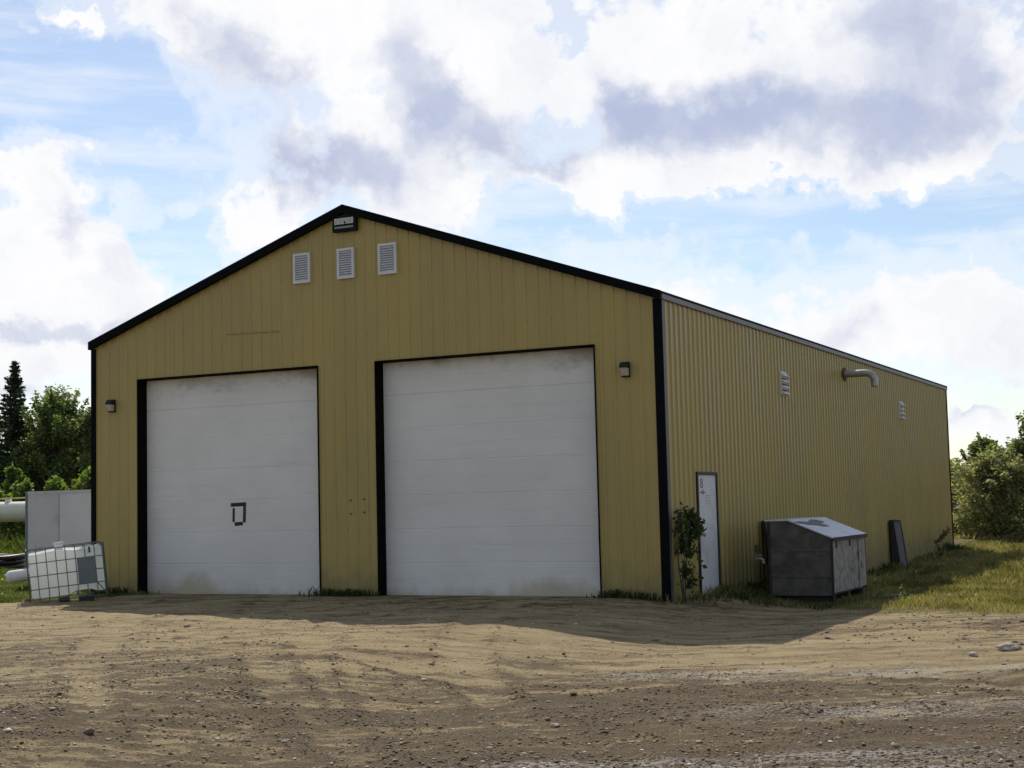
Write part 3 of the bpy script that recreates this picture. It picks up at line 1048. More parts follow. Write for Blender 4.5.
lid = MB().prism([(X0-.05, Y0-ov, zt+.004), (xr, Y0-ov, zt+.004), (X1+.025, Y0-ov, ze+.0), (X1+.025, Y0-ov, ze+.022), (xr, Y0-ov, zt+.028), (X0-.05, Y0-ov, zt+.028)], (0, Y1-Y0+2*ov, 0)).build('lid', MT['lid_metal'], bx)
MB().box((X1+.026, Y0-ov, ze-.04), (X1+.038, Y1+ov, ze+.021)).build('drip_edge', MT['dark_wood'], lid)
# rusty patch where the paint has come off the lid
sl_ = (ze-zt)/(X1+.025-xr)
pt = MB()
poly = []
for i in range(18):
    a = 2*math.pi*i/18
    r_ = 1 + .35*math.sin(3*a+1) + .2*math.sin(5*a)
    px, py = 1.42+.13*r_*math.cos(a), 3.55+.75*r_*math.sin(a)
    poly.append((px, py, zt+.030+(px-xr)*sl_))
pt.add(poly+[(p[0], p[1], p[2]-.006) for p in poly], [tuple(range(18))]+[(i, (i+1) % 18, (i+1) % 18+18, i+18) for i in range(18)])
pt.build('rust_patch', simple('bare_lid', (.16, .13, .13), .7, var=.3), lid)
for yy in (Y0+.15, (Y0+Y1)/2, Y1-.2):
    MB().box((X0+.05, yy, -.42), (X1-.05, yy+.12, b0-.002)).build('skid', MT['dark_wood'], bx, .006)
MB().box((X1+.001, ym+.35, b0+.02), (X1+.02, ym+.39, ze-.05)).build('batten', MT['pale_board'], bx)

for yy in (Y0+.25, ym-.25):
    MB().box((X1-.002, yy, ze-.16), (X1+.010, yy+.06, ze-.05)).build('hinge', MT['dark_wood'], bx)
MB().tube([(X1, ym-.12, .40), (X1+.05, ym-.12, .40), (X1+.05, ym-.12, .25), (X1, ym-.12, .25)], .010, 8).build('handle', MT['steel'], bx)
for zz in (.18, .62):
    MB().box((X0+.032, Y0-.016, zz), (X1-.032, Y0-.003, zz+.07)).build('batten', MT['plywood'], bx)

# loose planks lying by the enclosure
for k, (x_, y_, r_, L_, lab) in enumerate(((2.35, 3.3, .5, 1.1, 'grey plank lying flat in front of the low enclosure'),
                                           (2.55, 4.0, .15, .8, 'shorter dark plank lying behind the grey one by the enclosure'))):
    z_ = float(gh(x_, y_))
    o = MB().box((-L_/2, -.08, 0), (L_/2, .08, .04)).build('plank', MT['grey_wood' if k == 0 else 'dark_wood'], None, .004)
    o.location = (x_, y_, z_+.03)
    o.rotation_euler = (.05, -.06, r_)
    tag(o, lab, 'plank')

# dark sheet standing between the enclosure and the wall
ds = thing('leaning_sheet', 'dark sheet leaning on the side wall just behind the low enclosure', 'sheet')
MB().prism([(.30, 4.9, -.25), (.34, 4.9, -.25), (.09, 4.9, 1.12), (.05, 4.9, 1.12)], (0, 1.0, 0)).build('panel', MT['dark_wood'], ds)
MB().prism([(.345, 4.9, -.25), (.365, 4.9, -.25), (.115, 4.9, 1.12), (.095, 4.9, 1.12)], (0, .06, 0)).build('batten', MT['dark_wood'], ds)

# dark framed panel leaning on the side wall, further back
lp = thing('wooden_frame', 'tall dark wooden frame with grey face leaning on the side wall beyond the enclosure', 'frame')
yA, yB = 15.9, 16.8
MB().prism([(.27, yA+.08, -.5), (.31, yA+.08, -.5), (.15, yA+.08, .86), (.11, yA+.08, .86)], (0, yB-yA-.16, 0)).build('face_board', MT['grey_wood'], lp)
for yy in (yA, yB-.08):
    MB().prism([(.10, yy, -.5), (.33, yy, -.5), (.16, yy, .88), (.05, yy, .90)], (0, .078, 0)).build('side_rail', MT['dark_wood'], lp)
MB().prism([(.05, yA+.08, .88), (.17, yA+.08, .866), (.17, yA+.08, .90), (.05, yA+.08, .92)], (0, yB-yA-.16, 0)).build('top_rail', MT['dark_wood'], lp)

# ------------------------------------------------------------------ things left of the building
# caged plastic tote, settled on one corner
e1 = Vector((.71, .70, 0)).normalized()
tt = thing('caged_tote', 'white plastic tote tank in a wire cage, tilted on the dirt by the left corner', 'tank')
Lx, Ly, Lz = 1.33, 1.05, .93
rot = Matrix.Rotation(math.atan2(e1.y, e1.x), 4, 'Z')
tilt = Matrix.Rotation(-math.radians(5.5), 4, 'Y')
tt.matrix_world = Matrix.Translation((-11.02, -2.62, .0)) @ rot @ tilt
# bottle: rounded box, ribbed faces, slightly sagged top
bm = bmesh.new()
bmesh.ops.create_cube(bm, size=1)
for v in bm.verts:
    v.co = Vector((v.co.x*(Lx-.07)+Lx/2, v.co.y*(Ly-.07)+Ly/2, v.co.z*(Lz-.12)+Lz/2+.015))
bmesh.ops.subdivide_edges(bm, edges=bm.edges[:], cuts=9, use_grid_fill=True)
for v in bm.verts:
    fz = (v.co.z-.07)/(Lz-.12)
    if fz > .93:
        v.co.z -= .035*(.5+.5*math.sin(v.co.x*7.0+1.0)) + .015*math.sin(v.co.y*5)
    if fz < .1:
        v.co.z += .05*(1 if .55 < v.co.x/Lx < .85 else 0)
    v.co.y += .008*math.sin(v.co.x*22) * (1 if v.co.y < Ly/2 else -1)
me = bpy.data.meshes.new('bottle')
bm.to_mesh(me)
bm.free()
me.materials.append(MT['tote_plastic'])
bt = bpy.data.objects.new('bottle', me)
COL.objects.link(bt)
bt.parent = tt
bv = bt.modifiers.new('bevel', 'BEVEL')
bv.width = .06
bv.segments = 3
bv.limit_method = 'ANGLE'
bv.angle_limit = math.radians(60)
for p in me.polygons:
    p.use_smooth = True
me.set_sharp_from_angle(angle=math.radians(35))
cg = MB()
rw = .0085
xs = [Lx*i/8 for i in range(9)]
zs = [.0, .25*Lz, .5*Lz, .75*Lz, Lz]
ys = [Ly*i/6 for i in range(7)]
for x_ in xs:
    for y_ in (0, Ly):
        cg.tube([(x_, y_, 0), (x_, y_, Lz)], rw, 6)
for y_ in ys:
    for x_ in (0, Lx):
        cg.tube([(x_, y_, 0), (x_, y_, Lz)], rw, 6)
for z_ in zs:
    cg.tube([(0, 0, z_), (Lx, 0, z_)], rw, 6)
    cg.tube([(0, Ly, z_), (Lx, Ly, z_)], rw, 6)
    cg.tube([(0, 0, z_), (0, Ly, z_)], rw, 6)
    cg.tube([(Lx, 0, z_), (Lx, Ly, z_)], rw, 6)
cg.tube([(Lx*.88, -.012, .24*Lz), (Lx*.99, -.012, 0.02)], rw, 6)
cg.build('cage', MT['cage'], tt)
MB().box((Lx*.64, -.022, .24*Lz), (Lx*.875, -.013, .755*Lz)).build('name_plate', MT['label_grey'], tt, .004)
MB().box((Lx*.80, .030, .86*Lz), (Lx*.825, .036, .94*Lz)).box((Lx*.78, .030, .83*Lz), (Lx*.83, .037, .855*Lz)).build('marking', MT['tape'], tt)
MB().tube([(Lx*.43, Ly*.35, Lz-.07), (Lx*.43, Ly*.35, Lz+.05)], .075, 16).build('neck', MT['white_plastic'], tt)
MB().tube([(Lx*.43, Ly*.35, Lz+.05), (Lx*.43, Ly*.35, Lz+.085)], [.10, .09], 18).build('lid', MT['cream'], tt)
MB().box((Lx*.36, .05, -.06), (Lx*.5, .30, .035)).box((Lx*.62, .05, -.10), (Lx*.82, .30, .02)).build('shade_block', MT['rubber'], tt, .01)  # black blocks standing in for the dark shade under the bottle

# pale grey box trailer behind the tote
tr = thing('box_trailer', 'pale grey box trailer standing behind the caged tote', 'trailer')
tx0, tx1, ty0, ty1, th_ = -15.72, -12.35, 2.0, 4.2, 2.07
MB().box((tx0, ty0, .35), (tx1, ty1, th_)).build('body', MT['trailer'], tr, .01)
MB().box((tx0+.04, ty0-.012, .40), (-14.78, ty0-.002, th_-.05)).build('side_panel', MT['trailer'], tr)
MB().box((-14.74, ty0-.012, .40), (tx1-.04, ty0-.002, th_-.05)).build('side_panel', MT['trailer_b'], tr)
MB().box((tx0-.02, ty0-.025, .33), (tx0+.035, ty0+.03, th_+.015)).build('edge_trim', MT['label_grey'], tr)
MB().box((tx0+.036, ty0-.02, th_-.045), (tx1, ty0+.02, th_+.02)).build('edge_trim', MT['trailer'], tr)
for x_ in (-14.6, -13.7):
    w_ = MB().tube([(x_, ty0+.05, .33), (x_, ty0+.25, .33)], .33, 24).build('wheel', MT['rubber'], tr)
    MB().tube([(x_, ty0+.03, .33), (x_, ty0+.055, .33)], .17, 16).build('hub', MT['steel'], w_)

# white jug-like drum lying on the grass
dm = thing('white_drum', 'white plastic drum lying on its side in the grass left of the caged tote', 'drum', (-14.50, .85, .34), math.radians(42))
dm.rotation_euler = (0, math.radians(-6), math.radians(42))
dm.scale = (.9, .68, .68)
MB().tube([(-.50, 0, 0), (-.485, 0, 0), (-.43, 0, 0), (.42, 0, 0), (.50, 0, 0)], [.10, .15, .19, .19, .15], 20).build('body', MT['white_plastic'], dm, smooth_ang=50)
MB().tube([(-.53, .05, .06), (-.49, .05, .06)], .035, 10).build('cap', MT['white_plastic'], dm)

# coil of black pipe further back
cl = thing('pipe_coil', 'coil of black pipe lying in the grass near the left edge of the yard', 'coil', (-24.6, 9.6, .02))
for k in range(3):
    tb = MB()
    R_ = .86-.05*(k % 2)
    tb.tube([(R_*math.cos(a)+.02*k, R_*math.sin(a), .09+.14*k+.02*math.sin(3*a)) for a in np.linspace(0, 2*math.pi, 40)], .075, 10)
    tb.build('loop', MT['rubber'], cl, smooth_ang=60)

# horizontal cream tank behind
pt_ = thing('storage_tank', 'cream horizontal cylinder tank half hidden behind the pale trailer', 'tank', (-31.2, 18.0, 0))
ax = [(-3.2, .10), (-3.15, .24), (-3.0, .34), (-2.85, .37), (1.75, .37), (1.95, .34), (2.1, .24), (2.15, .10)]
MB().tube([(x_, 0, 1.74) for x_, _ in ax], [r_ for _, r_ in ax], 24).build('shell', MT['cream'], pt_, smooth_ang=50)
MB().tube([(-1.35, 0, 2.10), (-1.35, 0, 2.24)], [.13, .11], 14).build('valve_dome', MT['white_plastic'], pt_)
MB().tube([(-3.0, -.1, 2.22), (1.4, -.1, 2.26)], .022, 8).build('pipe', MT['yellow'], pt_)
for x_ in (-2.4, 1.1):
    MB().box((x_-.08, -.3, 0), (x_+.08, .3, 1.45)).build('leg', MT['cream'], pt_)

# ------------------------------------------------------------------ vegetation
def leaf_quads(C_, size, flat=.5, aspect=.55, droop=0.0):
    """diamond leaves round the points C_, random orientation; returns verts, faces"""
    n = len(C_)
    a = rng.normal(size=(n, 3))
    a[:, 2] = a[:, 2]*flat - droop
    a /= np.linalg.norm(a, axis=1)[:, None]
    b_ = rng.normal(size=(n, 3))
    b_ -= a*(a*b_).sum(1)[:, None]
    b_ /= np.linalg.norm(b_, axis=1)[:, None]
    s = (size*rng.uniform(.6, 1.3, n))[:, None]
    v = np.stack([C_-a*s, C_+b_*s*aspect, C_+a*s, C_-b_*s*aspect], 1).reshape(-1, 3)
    f = np.arange(4*n).reshape(-1, 4)
    return v, f


def crown_points(lobes, n, shell=.55):
    """points spread through ellipsoid lobes (cx,cy,cz,rx,ry,rz), denser towards the outside, in twig clusters"""
    vol = np.array([l[3]*l[4]*l[5] for l in lobes])**.75
    cnt = (n*vol/vol.sum()).astype(int)
    out = []
    for l, c in zip(lobes, cnt):
        k = max(4, c//28)
        d = rng.normal(size=(k, 3))
        d /= np.linalg.norm(d, axis=1)[:, None]
        r = rng.uniform(0, 1, k)**shell
        ctr = np.array(l[:3]) + d*r[:, None]*np.array(l[3:])
        ids = rng.integers(0, k, c)
        spread = .18*min(l[3:])+.05
        out.append(ctr[ids] + rng.normal(size=(c, 3))*spread)
    return np.concatenate(out)


def broadleaf(name, label, cat, loc, h, r, mat, n=9000, leaf=.13, nl=11, low=.12, group=None, bark='bark', squash=1.0, seed=0, fine=1.0, shoots=0):
    root = thing(name, label, cat, loc, group=group)
    rs = np.random.default_rng(100+seed)
    lobes = []
    for i in range(nl):
        f = (i+.5)/nl
        z = h*(low + (1-low)*f*.93)
        env = math.sin(math.pi*min(1, .18+.80*f))**.7
        a = rs.uniform(0, 2*math.pi)
        rr_ = r*env*rs.uniform(.30, .92)
        sz = r*rs.uniform(.20, .46)*(.75+.25*env)*fine
        lobes.append((rr_*math.cos(a), rr_*math.sin(a), min(z, h-sz*.8), sz, sz, sz*.85*squash))
    lobes.append((0, 0, h-r*.35, r*.35, r*.35, r*.4))
    P_ = crown_points(lobes, n)
    spr = []
    for i in range(shoots):
        a, el_ = rs.uniform(0, 2*math.pi), rs.uniform(.15, 1.45)
        dv = np.array((math.cos(a)*math.cos(el_), math.sin(a)*math.cos(el_), math.sin(el_)))
        c0 = np.array((0, 0, h*.45))
        L = np.array((r*1.02, r*1.02, h*.55))*rs.uniform(.85, 1.22)
        q = rs.uniform(.55, 1, int(n/260)+16)[:, None]
        bend = np.array((0, 0, -.10*h))*(q-.5)**2
        spr.append(c0+dv*L*q+bend+rs.normal(size=(len(q), 3))*(.055*r*(1.25-q)+.02))
    if spr:
        P_ = np.concatenate([P_]+spr)
    P_ = P_[P_[:, 2] > .05]
    v, f = leaf_quads(P_, leaf)
    raw_mesh('crown', v, f, 4, mat, root)
    tm = MB()
    ht = h*.82
    tm.tube([(0, 0, -.3), (.03, .02, ht*.35), (-.04, .05, ht*.7), (0, 0, ht)], [h*.022+.02, h*.017+.015, h*.010+.01, .012], 8)
    for (cx, cy, cz, *_s) in lobes[:-1]:
        z0 = max(.2, cz*.55)
        tm.tube([(0, 0, z0), (cx*.5, cy*.5, (z0+cz)/2+.05), (cx, cy, cz)], [h*.007+.01, h*.005+.008, .008], 6)
    tm.build('trunk', MT[bark], root)
    return root


def conifer(name, label, loc, h, r, seed=0, n_w=48):
    root = thing(name, label, 'tree', loc)
    rs = np.random.default_rng(500+seed)
    tm = MB()
    tm.tube([(0, 0, -.3), (0, 0, h*.5), (0, 0, h)], [h*.018, h*.010, .01], 8)
    pts, dirs = [], []
    for i in range(n_w):
        f = (i+.3)/n_w
        z = h*(.04+.96*f**.92)
        L = r*(1-f)**.95*rs.uniform(.75, 1.15)+.06
        nb = int(7-3*f)
        a0 = rs.uniform(0, 6.28)
        for k in range(nb):
            a = a0+2*math.pi*k/nb+rs.uniform(-.3, .3)
            l = L*rs.uniform(.65, 1.12)
            dr = -.30+.45*f
            tip = np.array((math.cos(a)*l, math.sin(a)*l, dr*l+.12*l))
            midp = np.array((math.cos(a)*l*.55, math.sin(a)*l*.55, dr*l*.75))
            tm.tube([(0, 0, z), tuple(midp+(0, 0, z)), tuple(tip+(0, 0, z))], [.02, .014, .006], 4, cap=False)
            m_ = int(26+75*l)
            tt_ = rs.uniform(.12, 1, m_)
            base = np.where(tt_[:, None] < .55, midp*(tt_/.55)[:, None], midp+(tip-midp)*((tt_-.55)/.45)[:, None])
            side = rs.normal(size=(m_, 3))*np.array((.12, .12, .07))*(.25+.7*np.minimum(l, 1.3)*(1.1-tt_))[:, None]
            side[:, 2] -= np.abs(rs.normal(size=m_))*.07
            pts.append(base+side+(0, 0, z))
    P_ = np.concatenate(pts)
    v, f = leaf_quads(P_, .14, flat=.5, aspect=.33, droop=.25)
    raw_mesh('crown', v, f, 4, MT['leaf_spruce'], root)
    tm.build('trunk', MT['bark'], root)
    return root


# left woodland edge
conifer('spruce_tree', 'tall dark narrow spruce at the left edge of the view', (-54.5, 40, -.2), 10.75, 2.9, 1, 40)
broadleaf('broadleaf_tree', 'rounded green broadleaf tree just right of the tall spruce', 'tree', (-51.9, 40.5, -.2), 8.9, 2.7, MT['leaf_poplar'], 25000, .105, 60, .10, seed=1, shoots=50, fine=.85)
broadleaf('broadleaf_tree', 'lower broadleaf tree partly hidden behind the shed left corner', 'tree', (-49.0, 40.5, -.2), 7.8, 2.0, MT['leaf_dark'], 15000, .105, 42, .10, seed=2, shoots=36, fine=.9)
broadleaf('broadleaf_tree', 'dark broadleaf tree between the rounded tree and the shed, set back', 'tree', (-54.6, 43.5, -.2), 8.0, 2.4, MT['leaf_dark'], 15000, .13, 24, .1, seed=3)
broadleaf('broadleaf_tree', 'pale broadleaf tree behind the spruce, cut by the left edge', 'tree', (-58.2, 41.0, -.2), 7.9, 2.2, MT['leaf_poplar'], 13000, .13, 20, .1, seed=4)
broadleaf('broadleaf_tree', 'dark broadleaf tree low behind the spruce foot', 'tree', (-54.0, 42.0, -.2), 6.4, 2.5, MT['leaf_dark'], 14000, .13, 20, .05, seed=5)
bush_labels = ['lime green sapling clump at the left edge below the spruce', 'lime green bush under the rounded tree, above the trailer left end',
               'lime green bush above the middle of the pale trailer', 'lime green bush close to the shed left corner, above the trailer',
               'taller lime sapling with thin top beside the spruce foot']
for i, (x_, y_, h_, r_) in enumerate(((-45.6, 29.5, 3.0, 1.2), (-43.6, 29.8, 3.2, 1.2), (-41.6, 30.0, 3.3, 1.25), (-39.9, 30.2, 3.6, 1.2), (-46.0, 31.5, 4.0, .7))):
    broadleaf('bush', bush_labels[i], 'bush', (x_, y_, -.1), h_, r_, MT['leaf_lime'], 6500, .12, 11, .02, seed=20+i, shoots=26)
# right side: big willow shrub and the trees over it
broadleaf('willow_shrub', 'big grey green willow shrub right of the building rear corner', 'shrub', (.45, 32.0, -.3), 3.25, 1.95, MT['leaf_willow'], 15000, .075, 46, .04, bark='grey_bark', seed=31, shoots=60, fine=.75)
broadleaf('willow_shrub', 'smaller grey green shrub tucked against the building rear corner', 'shrub', (-1.6, 34.0, -.3), 2.9, 1.3, MT['leaf_willow'], 7500, .075, 26, .03, bark='grey_bark', seed=32, shoots=40, fine=.8)
broadleaf('willow_shrub', 'grey green shrub cut by the right edge of the view', 'shrub', (3.1, 33.0, -.3), 2.7, 1.5, MT['leaf_willow'], 8000, .075, 30, .03, bark='grey_bark', seed=33, shoots=40, fine=.8)
broadleaf('broadleaf_tree', 'dark small tree standing over the shrubs, nearest the building', 'tree', (-3.0, 51.0, -.3), 4.6, 1.2, MT['leaf_dark'], 9000, .09, 24, .1, seed=34, shoots=26)
broadleaf('broadleaf_tree', 'light green young tree between the two darker trees on the right', 'tree', (-1.9, 47.0, -.3), 4.0, .8, MT['leaf_lime'], 4000, .12, 9, .1, seed=35, shoots=24)
broadleaf('broadleaf_tree', 'taller green tree at the right edge above the willow shrubs', 'tree', (-.5, 49.0, -.3), 5.4, 1.3, MT['leaf_poplar'], 14000, .09, 28, .1, seed=36, shoots=40)
broadleaf('broadleaf_tree', 'dark tree cut off by the right edge, behind the taller green tree', 'tree', (1.2, 52.0, -.3), 5.2, 1.5, MT['leaf_dark'], 14000, .09, 28, .1, seed=37, shoots=30)

# distant woodland that closes the horizon all round the back
pts = []
for i in range(230):
    a = math.radians(rng.uniform(-95, 60))
    R_ = rng.uniform(75, 95)
    hh = rng.uniform(4.0, 5.6)
    c_ = np.array((-5+math.sin(a)*R_, math.cos(a)*R_, 0))
    lob = [(c_[0]+rng.uniform(-1.5, 1.5), c_[1]+rng.uniform(-1.5, 1.5), hh*f, 1.6*(1.2-f), 1.6*(1.2-f), hh*.2) for f in (.15, .4, .6, .8)]
    pts.append(crown_points(lob, 420))
P_ = np.concatenate(pts)
v, f = leaf_quads(P_, .32)
tag(raw_mesh('far_woodland', v, f, 4, MT['leaf_dark'], None), 'low belt of distant dark green woodland closing the horizon', 'woodland', kind='stuff')

# leafy sapling growing in the front corner of the side wall
sp_ = thing('sapling', 'thin leafy sapling growing up the black corner trim left of the side door', 'sapling', (.22, .06, -.1))
sp_.scale = (.85, .80, .95)
st = MB()
stems = [[(0, 0, -.2), (-.03, .05, .5), (.05, .10, 1.0), (.10, .30, 1.5)], [(0, 0, -.2), (.02, .1, .6), (.0, .45, 1.25)], [(0, 0, -.1), (-.05, -.1, .7), (-.02, -.12, 1.55)]]
for s_ in stems:
    st.tube(s_, [.016, .013, .010, .006][:len(s_)], 6)
st.build('stem', MT['bark'], sp_)
lob = [(.08, .34, 1.38, .17, .28, .22), (.05, .40, 1.10, .18, .30, .24), (.02, .05, 1.30, .10, .16, .26), (.05, .18, .85, .12, .16, .12),
       (.04, .06, .52, .11, .16, .14), (.06, .16, .32, .12, .14, .10), (0, -.1, 1.5, .06, .07, .14), (.1, .62, 1.18, .10, .16, .10)]
P_ = crown_points(lob, 620, .8)
v, f = leaf_quads(P_, .062, .8, .5)
raw_mesh('foliage', v, f, 4, MT['leaf_weed'], sp_)

# dry brown seed stalk by the rear of the side wall
dk = thing('dry_weed', 'dry brown seed stalk leaning on the side wall near the rear corner', 'weed', (.35, 20.6, -.1))
MB().tube([(-.15, 0, -.1), (-.03, .15, .3), (.22, .5, .62)], [.015, .012, .006], 6).build('stalk', MT['dry'], dk)
P_ = np.concatenate([np.array((-.03+.25*q, .15+.35*q, .30+.32*q))+rng.normal(size=(14, 3))*.035 for q in np.linspace(0, 1, 9)])
v, f = leaf_quads(P_, .045)
raw_mesh('seed_head', v, f, 4, MT['dry'], dk)

# tall weeds that stand out of the grass
for i, (x_, y_, h_, lab) in enumerate(((2.72, 2.9, .42, 'pale tall weed beside the planks in front of the enclosure'),
                                       (3.15, 2.5, .30, 'short leafy weed at the grass edge right of the planks'))):
    wd_ = thing('weed', lab, 'weed', (x_, y_, float(gh(x_, y_))))
    MB().tube([(0, 0, -.05), (.02, .01, h_*.6), (.0, .03, h_)], [.010, .008, .004], 6).build('stem', MT['grey_bark'], wd_)
    P_ = np.array([(0, 0, h_*q) for q in rng.uniform(.15, 1, 40)])+rng.normal(size=(40, 3))*np.array((.04, .04, .02))
    v, f = leaf_quads(P_, .035, .6, .35)
    raw_mesh('foliage', v, f, 4, MT['leaf_lime'], wd_)


def blades(x, y, h, w, mat, name, label, lean=.45):
    n = len(x)
    z = gh(x, y)
    a = rng.uniform(0, 2*math.pi, n)
    b_ = rng.uniform(0, 2*math.pi, n)
    ln = h*lean*rng.uniform(.2, 1.3, n)
    base = np.stack([x, y, z-.02], -1)
    side = np.stack([np.cos(a), np.sin(a), 0*a], -1)*(w/2)[:, None]
    tip = base + np.stack([np.cos(b_)*ln, np.sin(b_)*ln, h], -1)
    mid = base*.45 + tip*.55 + np.stack([-np.cos(b_)*ln*.15, -np.sin(b_)*ln*.15, h*.08], -1)
    v_ = np.stack([base-side, base+side, mid+side*.7, tip, mid-side*.7], 1).reshape(-1, 3)
    f_ = np.arange(5*n).reshape(-1, 5)
    return tag(raw_mesh(name, v_, f_, 5, mat), label, 'grass', kind='stuff')


def inside_shed(x, y):
    return (x > -W-.03) & (x < .05) & (y > -.04) & (y < D+.05)


def sample(n, x0, x1, y0, y1):
    x, y = rng.uniform(x0, x1, n), rng.uniform(y0, y1, n)
    k = (rng.uniform(0, 1, n) < grass_mask(x, y)) & ~inside_shed(x, y)
    return x[k], y[k]


def grow(beds, mat, label):
    X_, Y_, H_, W_ = [], [], [], []
    for n, ext, hs, wv in beds:
        x_, y_ = sample(n, *ext)
        pn = vnoise(x_, y_, .9, 8)
        h_ = hs*(.22+2.6*np.clip(pn-.25, 0, 1)**1.5+.5*vnoise(x_, y_, 3.1, 18))*rng.uniform(.4, 1.5, len(x_))
        X_.append(x_); Y_.append(y_); H_.append(h_); W_.append(np.full(len(x_), wv))
    blades(np.concatenate(X_), np.concatenate(Y_), np.concatenate(H_), np.concatenate(W_), MT[mat], 'grass', label, .7)


grow(((80000, (0, 9, -.6, 10), .10, .013), (60000, (0, 9, 8, 30), .13, .020), (26000, (-6, 12, 30, 48), .20, .05)),
     'grass', 'rough straw and green grass on the right side of the shed')
grow(((60000, (-18, -9.6, -4, 6), .07, .018), (50000, (-30, -12, 3, 14), .07, .03), (34000, (-40, -22, 13, 28), .40, .05), (24000, (-62, -30, 20, 44), .5, .08)),
     'lawn', 'green grass on the left side of the shed')

# darker weeds hugging the foot of the walls
xw, yw = [], []
def patch(n, x0, x1, y0, y1):
    xw.append(rng.uniform(x0, x1, n)); yw.append(rng.uniform(y0, y1, n))
for (cx, cy, sx, sy, n) in ((-11.45, -.22, .25, .08, 260), (-6.35, -.15, .22, .08, 240), (-5.75, -.13, .2, .07, 160), (-.95, -.2, .14, .06, 160), (-.4, -.2, .18, .07, 120)):
    xw.append(rng.normal(cx, sx, n)); yw.append(-np.abs(rng.normal(0, sy*1.5, n))-.05)
for i in range(60):
    cy = rng.uniform(.1, 24)
    n = int(rng.uniform(15, 50))
    xw.append(.08+np.abs(rng.normal(0, .28, n))); yw.append(rng.normal(cy, .22, n))
for i in range(14):
    cx, cy, n = rng.uniform(.2, 2.2), rng.uniform(1.6, 3.4), 26
    xw.append(rng.normal(cx, .15, n)); yw.append(rng.normal(cy, .12, n))
xw, yw = np.concatenate(xw), np.concatenate(yw)
k = ~inside_shed(xw, yw)
xw, yw = xw[k], yw[k]
hw = np.where(yw < 0, .12, .12+.002*np.clip(yw, 0, 20))*rng.uniform(.4, 1.5, len(xw))*(.5+vnoise(xw, yw, 1.3, 9))
blades(xw, yw, hw, np.full(len(xw), .022), MT['leaf_weed'], 'weeds', 'dark weeds hugging the foot of the walls', .6)

# wild flowers dotted in the grass
def flower_heads():
    v_, f_ = [], []
    xs_, ys_ = sample(420, -17, -10, -3.4, 4)
    x2, y2 = sample(160, 1, 8, 1.4, 16)
    xs_, ys_ = np.concatenate([xs_, x2[:60]]), np.concatenate([ys_, y2[:60]])
    C_ = np.stack([xs_, ys_, gh(xs_, ys_)+rng.uniform(.08, .2, len(xs_))], -1)
    return leaf_quads(C_, .020, .3, 1.0)
v, f = flower_heads()
tag(raw_mesh('wild_flowers', v, f, 4, simple('pale_petals', (.65, .62, .35), .7)), 'tiny pale wild flowers in the grass', 'flowers', kind='stuff')

# ------------------------------------------------------------------ gravel
def stones(x, y, s, mat, name, label, flat=.42, sink=.30):
    p_ = (1+5**.5)/2
    base = np.array([(-1, p_, 0), (1, p_, 0), (-1, -p_, 0), (1, -p_, 0), (0, -1, p_), (0, 1, p_), (0, -1, -p_), (0, 1, -p_),
                     (p_, 0, -1), (p_, 0, 1), (-p_, 0, -1), (-p_, 0, 1)])/1.9
    fac = np.array([(0, 11, 5), (0, 5, 1), (0, 1, 7), (0, 7, 10), (0, 10, 11), (1, 5, 9), (5, 11, 4), (11, 10, 2), (10, 7, 6), (7, 1, 8),
                    (3, 9, 4), (3, 4, 2), (3, 2, 6), (3, 6, 8), (3, 8, 9), (4, 9, 5), (2, 4, 11), (6, 2, 10), (8, 6, 7), (9, 8, 1)])
    n, m_ = len(x), len(base)
    sc3 = s[:, None]*np.stack([rng.uniform(.7, 1.4, n), rng.uniform(.7, 1.2, n), flat*rng.uniform(.6, 1.3, n)], -1)
    jit = 1+rng.uniform(-.28, .28, (n, m_, 1))
    V = base[None]*jit*sc3[:, None, :]
    a = rng.uniform(0, 6.28, n)
    c, s_ = np.cos(a)[:, None], np.sin(a)[:, None]
    V = np.stack([V[..., 0]*c-V[..., 1]*s_, V[..., 0]*s_+V[..., 1]*c, V[..., 2]], -1)
    z = gh(x, y)+sc3[:, 2]*(1-2*sink)
    V += np.stack([x, y, z], -1)[:, None, :]
    F_ = (fac[None]+(np.arange(n)*m_)[:, None, None]).reshape(-1, 3)
    return tag(raw_mesh(name, V.reshape(-1, 3), F_, 3, mat), label, 'gravel', kind='stuff')


def yard(n, bias):
    t_ = rng.uniform(0, 1, n)**bias
    # strewn over the yard in front of the building, thicker where the surface is loose
    x = rng.uniform(-12.5, 9, n)
    y = -.3-14.9*rng.uniform(0, 1, n)**(1/bias)
    k = rng.uniform(0, 1, n) < (.12+.95*loose_shade_mask(x, y))*(grass_mask(x, y) < .3)
    return x[k], y[k]


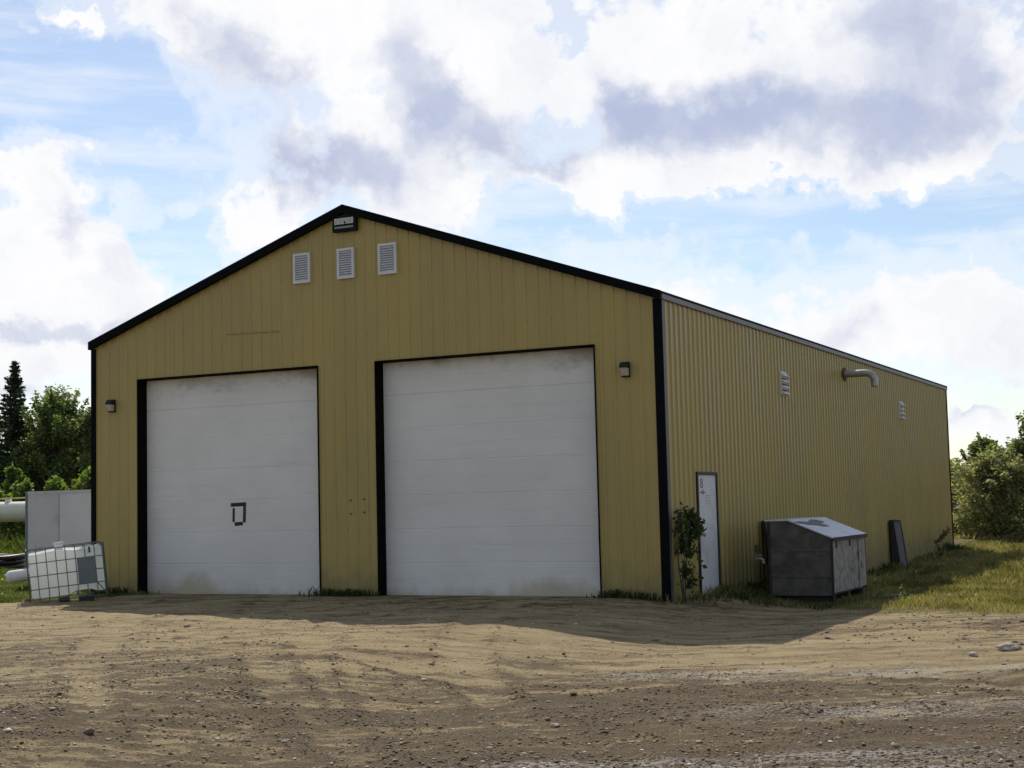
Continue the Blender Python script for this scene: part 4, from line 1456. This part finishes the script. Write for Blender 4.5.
x_, y_ = yard(60000, 1.5)
s_ = np.clip(rng.lognormal(math.log(.0055), .6, len(x_)), .002, .026)
stones(x_, y_, s_, MT['gravel'], 'gravel', 'loose gravel strewn over the dirt yard')
x_, y_ = yard(100000, 1.5)
k = rng.uniform(0, 1, len(x_)) < loose_shade_mask(x_, y_)**2.2*smooth((vnoise(x_, y_, 2.2, 33)-.38)/.2)
x_, y_ = x_[k], y_[k]
s_ = np.clip(rng.lognormal(math.log(.0072), .5, len(x_)), .003, .020)
stones(x_, y_, s_, MT['clod'], 'dirt_clods', 'dark crumbled dirt clods in the loose patches', .5)
x_, y_ = yard(700, 1.4)
stones(x_, y_, np.clip(rng.lognormal(math.log(.021), .35, len(x_)), .012, .05), MT['gravel'], 'stones', 'larger pale stones scattered through the dirt', .5, .35)
# churned turf clods on the right
x_ = rng.uniform(3.0, 8.0, 420)
y_ = rng.uniform(-3.8, 1.2, 420)
stones(x_, y_, np.clip(rng.lognormal(math.log(.015), .5, 420), .006, .045), MT['clod'], 'turf_clods', 'dark clods churned up at the grass edge on the right', .45)

# a few single rocks
def rock(x, y, s, label, seed):
    bm_ = bmesh.new()
    bmesh.ops.create_icosphere(bm_, subdivisions=3, radius=1)
    for v_ in bm_.verts:
        n_ = mnoise.noise(v_.co*1.3+Vector((seed, 0, 0)))*.35 + mnoise.noise(v_.co*3.1+Vector((0, seed, 0)))*.12
        v_.co = v_.co*(1+n_)
        v_.co = Vector((v_.co.x*s[0], v_.co.y*s[1], v_.co.z*s[2]))
    me_ = bpy.data.meshes.new('rock')
    bm_.to_mesh(me_)
    bm_.free()
    me_.materials.append(MT['rock'])
    o = bpy.data.objects.new('rock', me_)
    COL.objects.link(o)
    o.location = (x, y, float(gh(x, y))+s[2]*.45)
    o.rotation_euler = (0, 0, seed)
    tag(o, label, 'rock')


rock(5.75, -4.2, (.17, .10, .055), 'flat pale rock lying on the dirt at the far right', 1.0)
rock(5.45, -4.8, (.06, .05, .035), 'small pale rock left of the flat rock on the right', 2.2)
rock(3.05, -10.9, (.045, .032, .02), 'small pale stone in the middle of the dirt foreground', 3.1)
rock(-4.55, -6.3, (.05, .035, .028), 'brown stone alone on smooth dirt before the doors', 4.4)
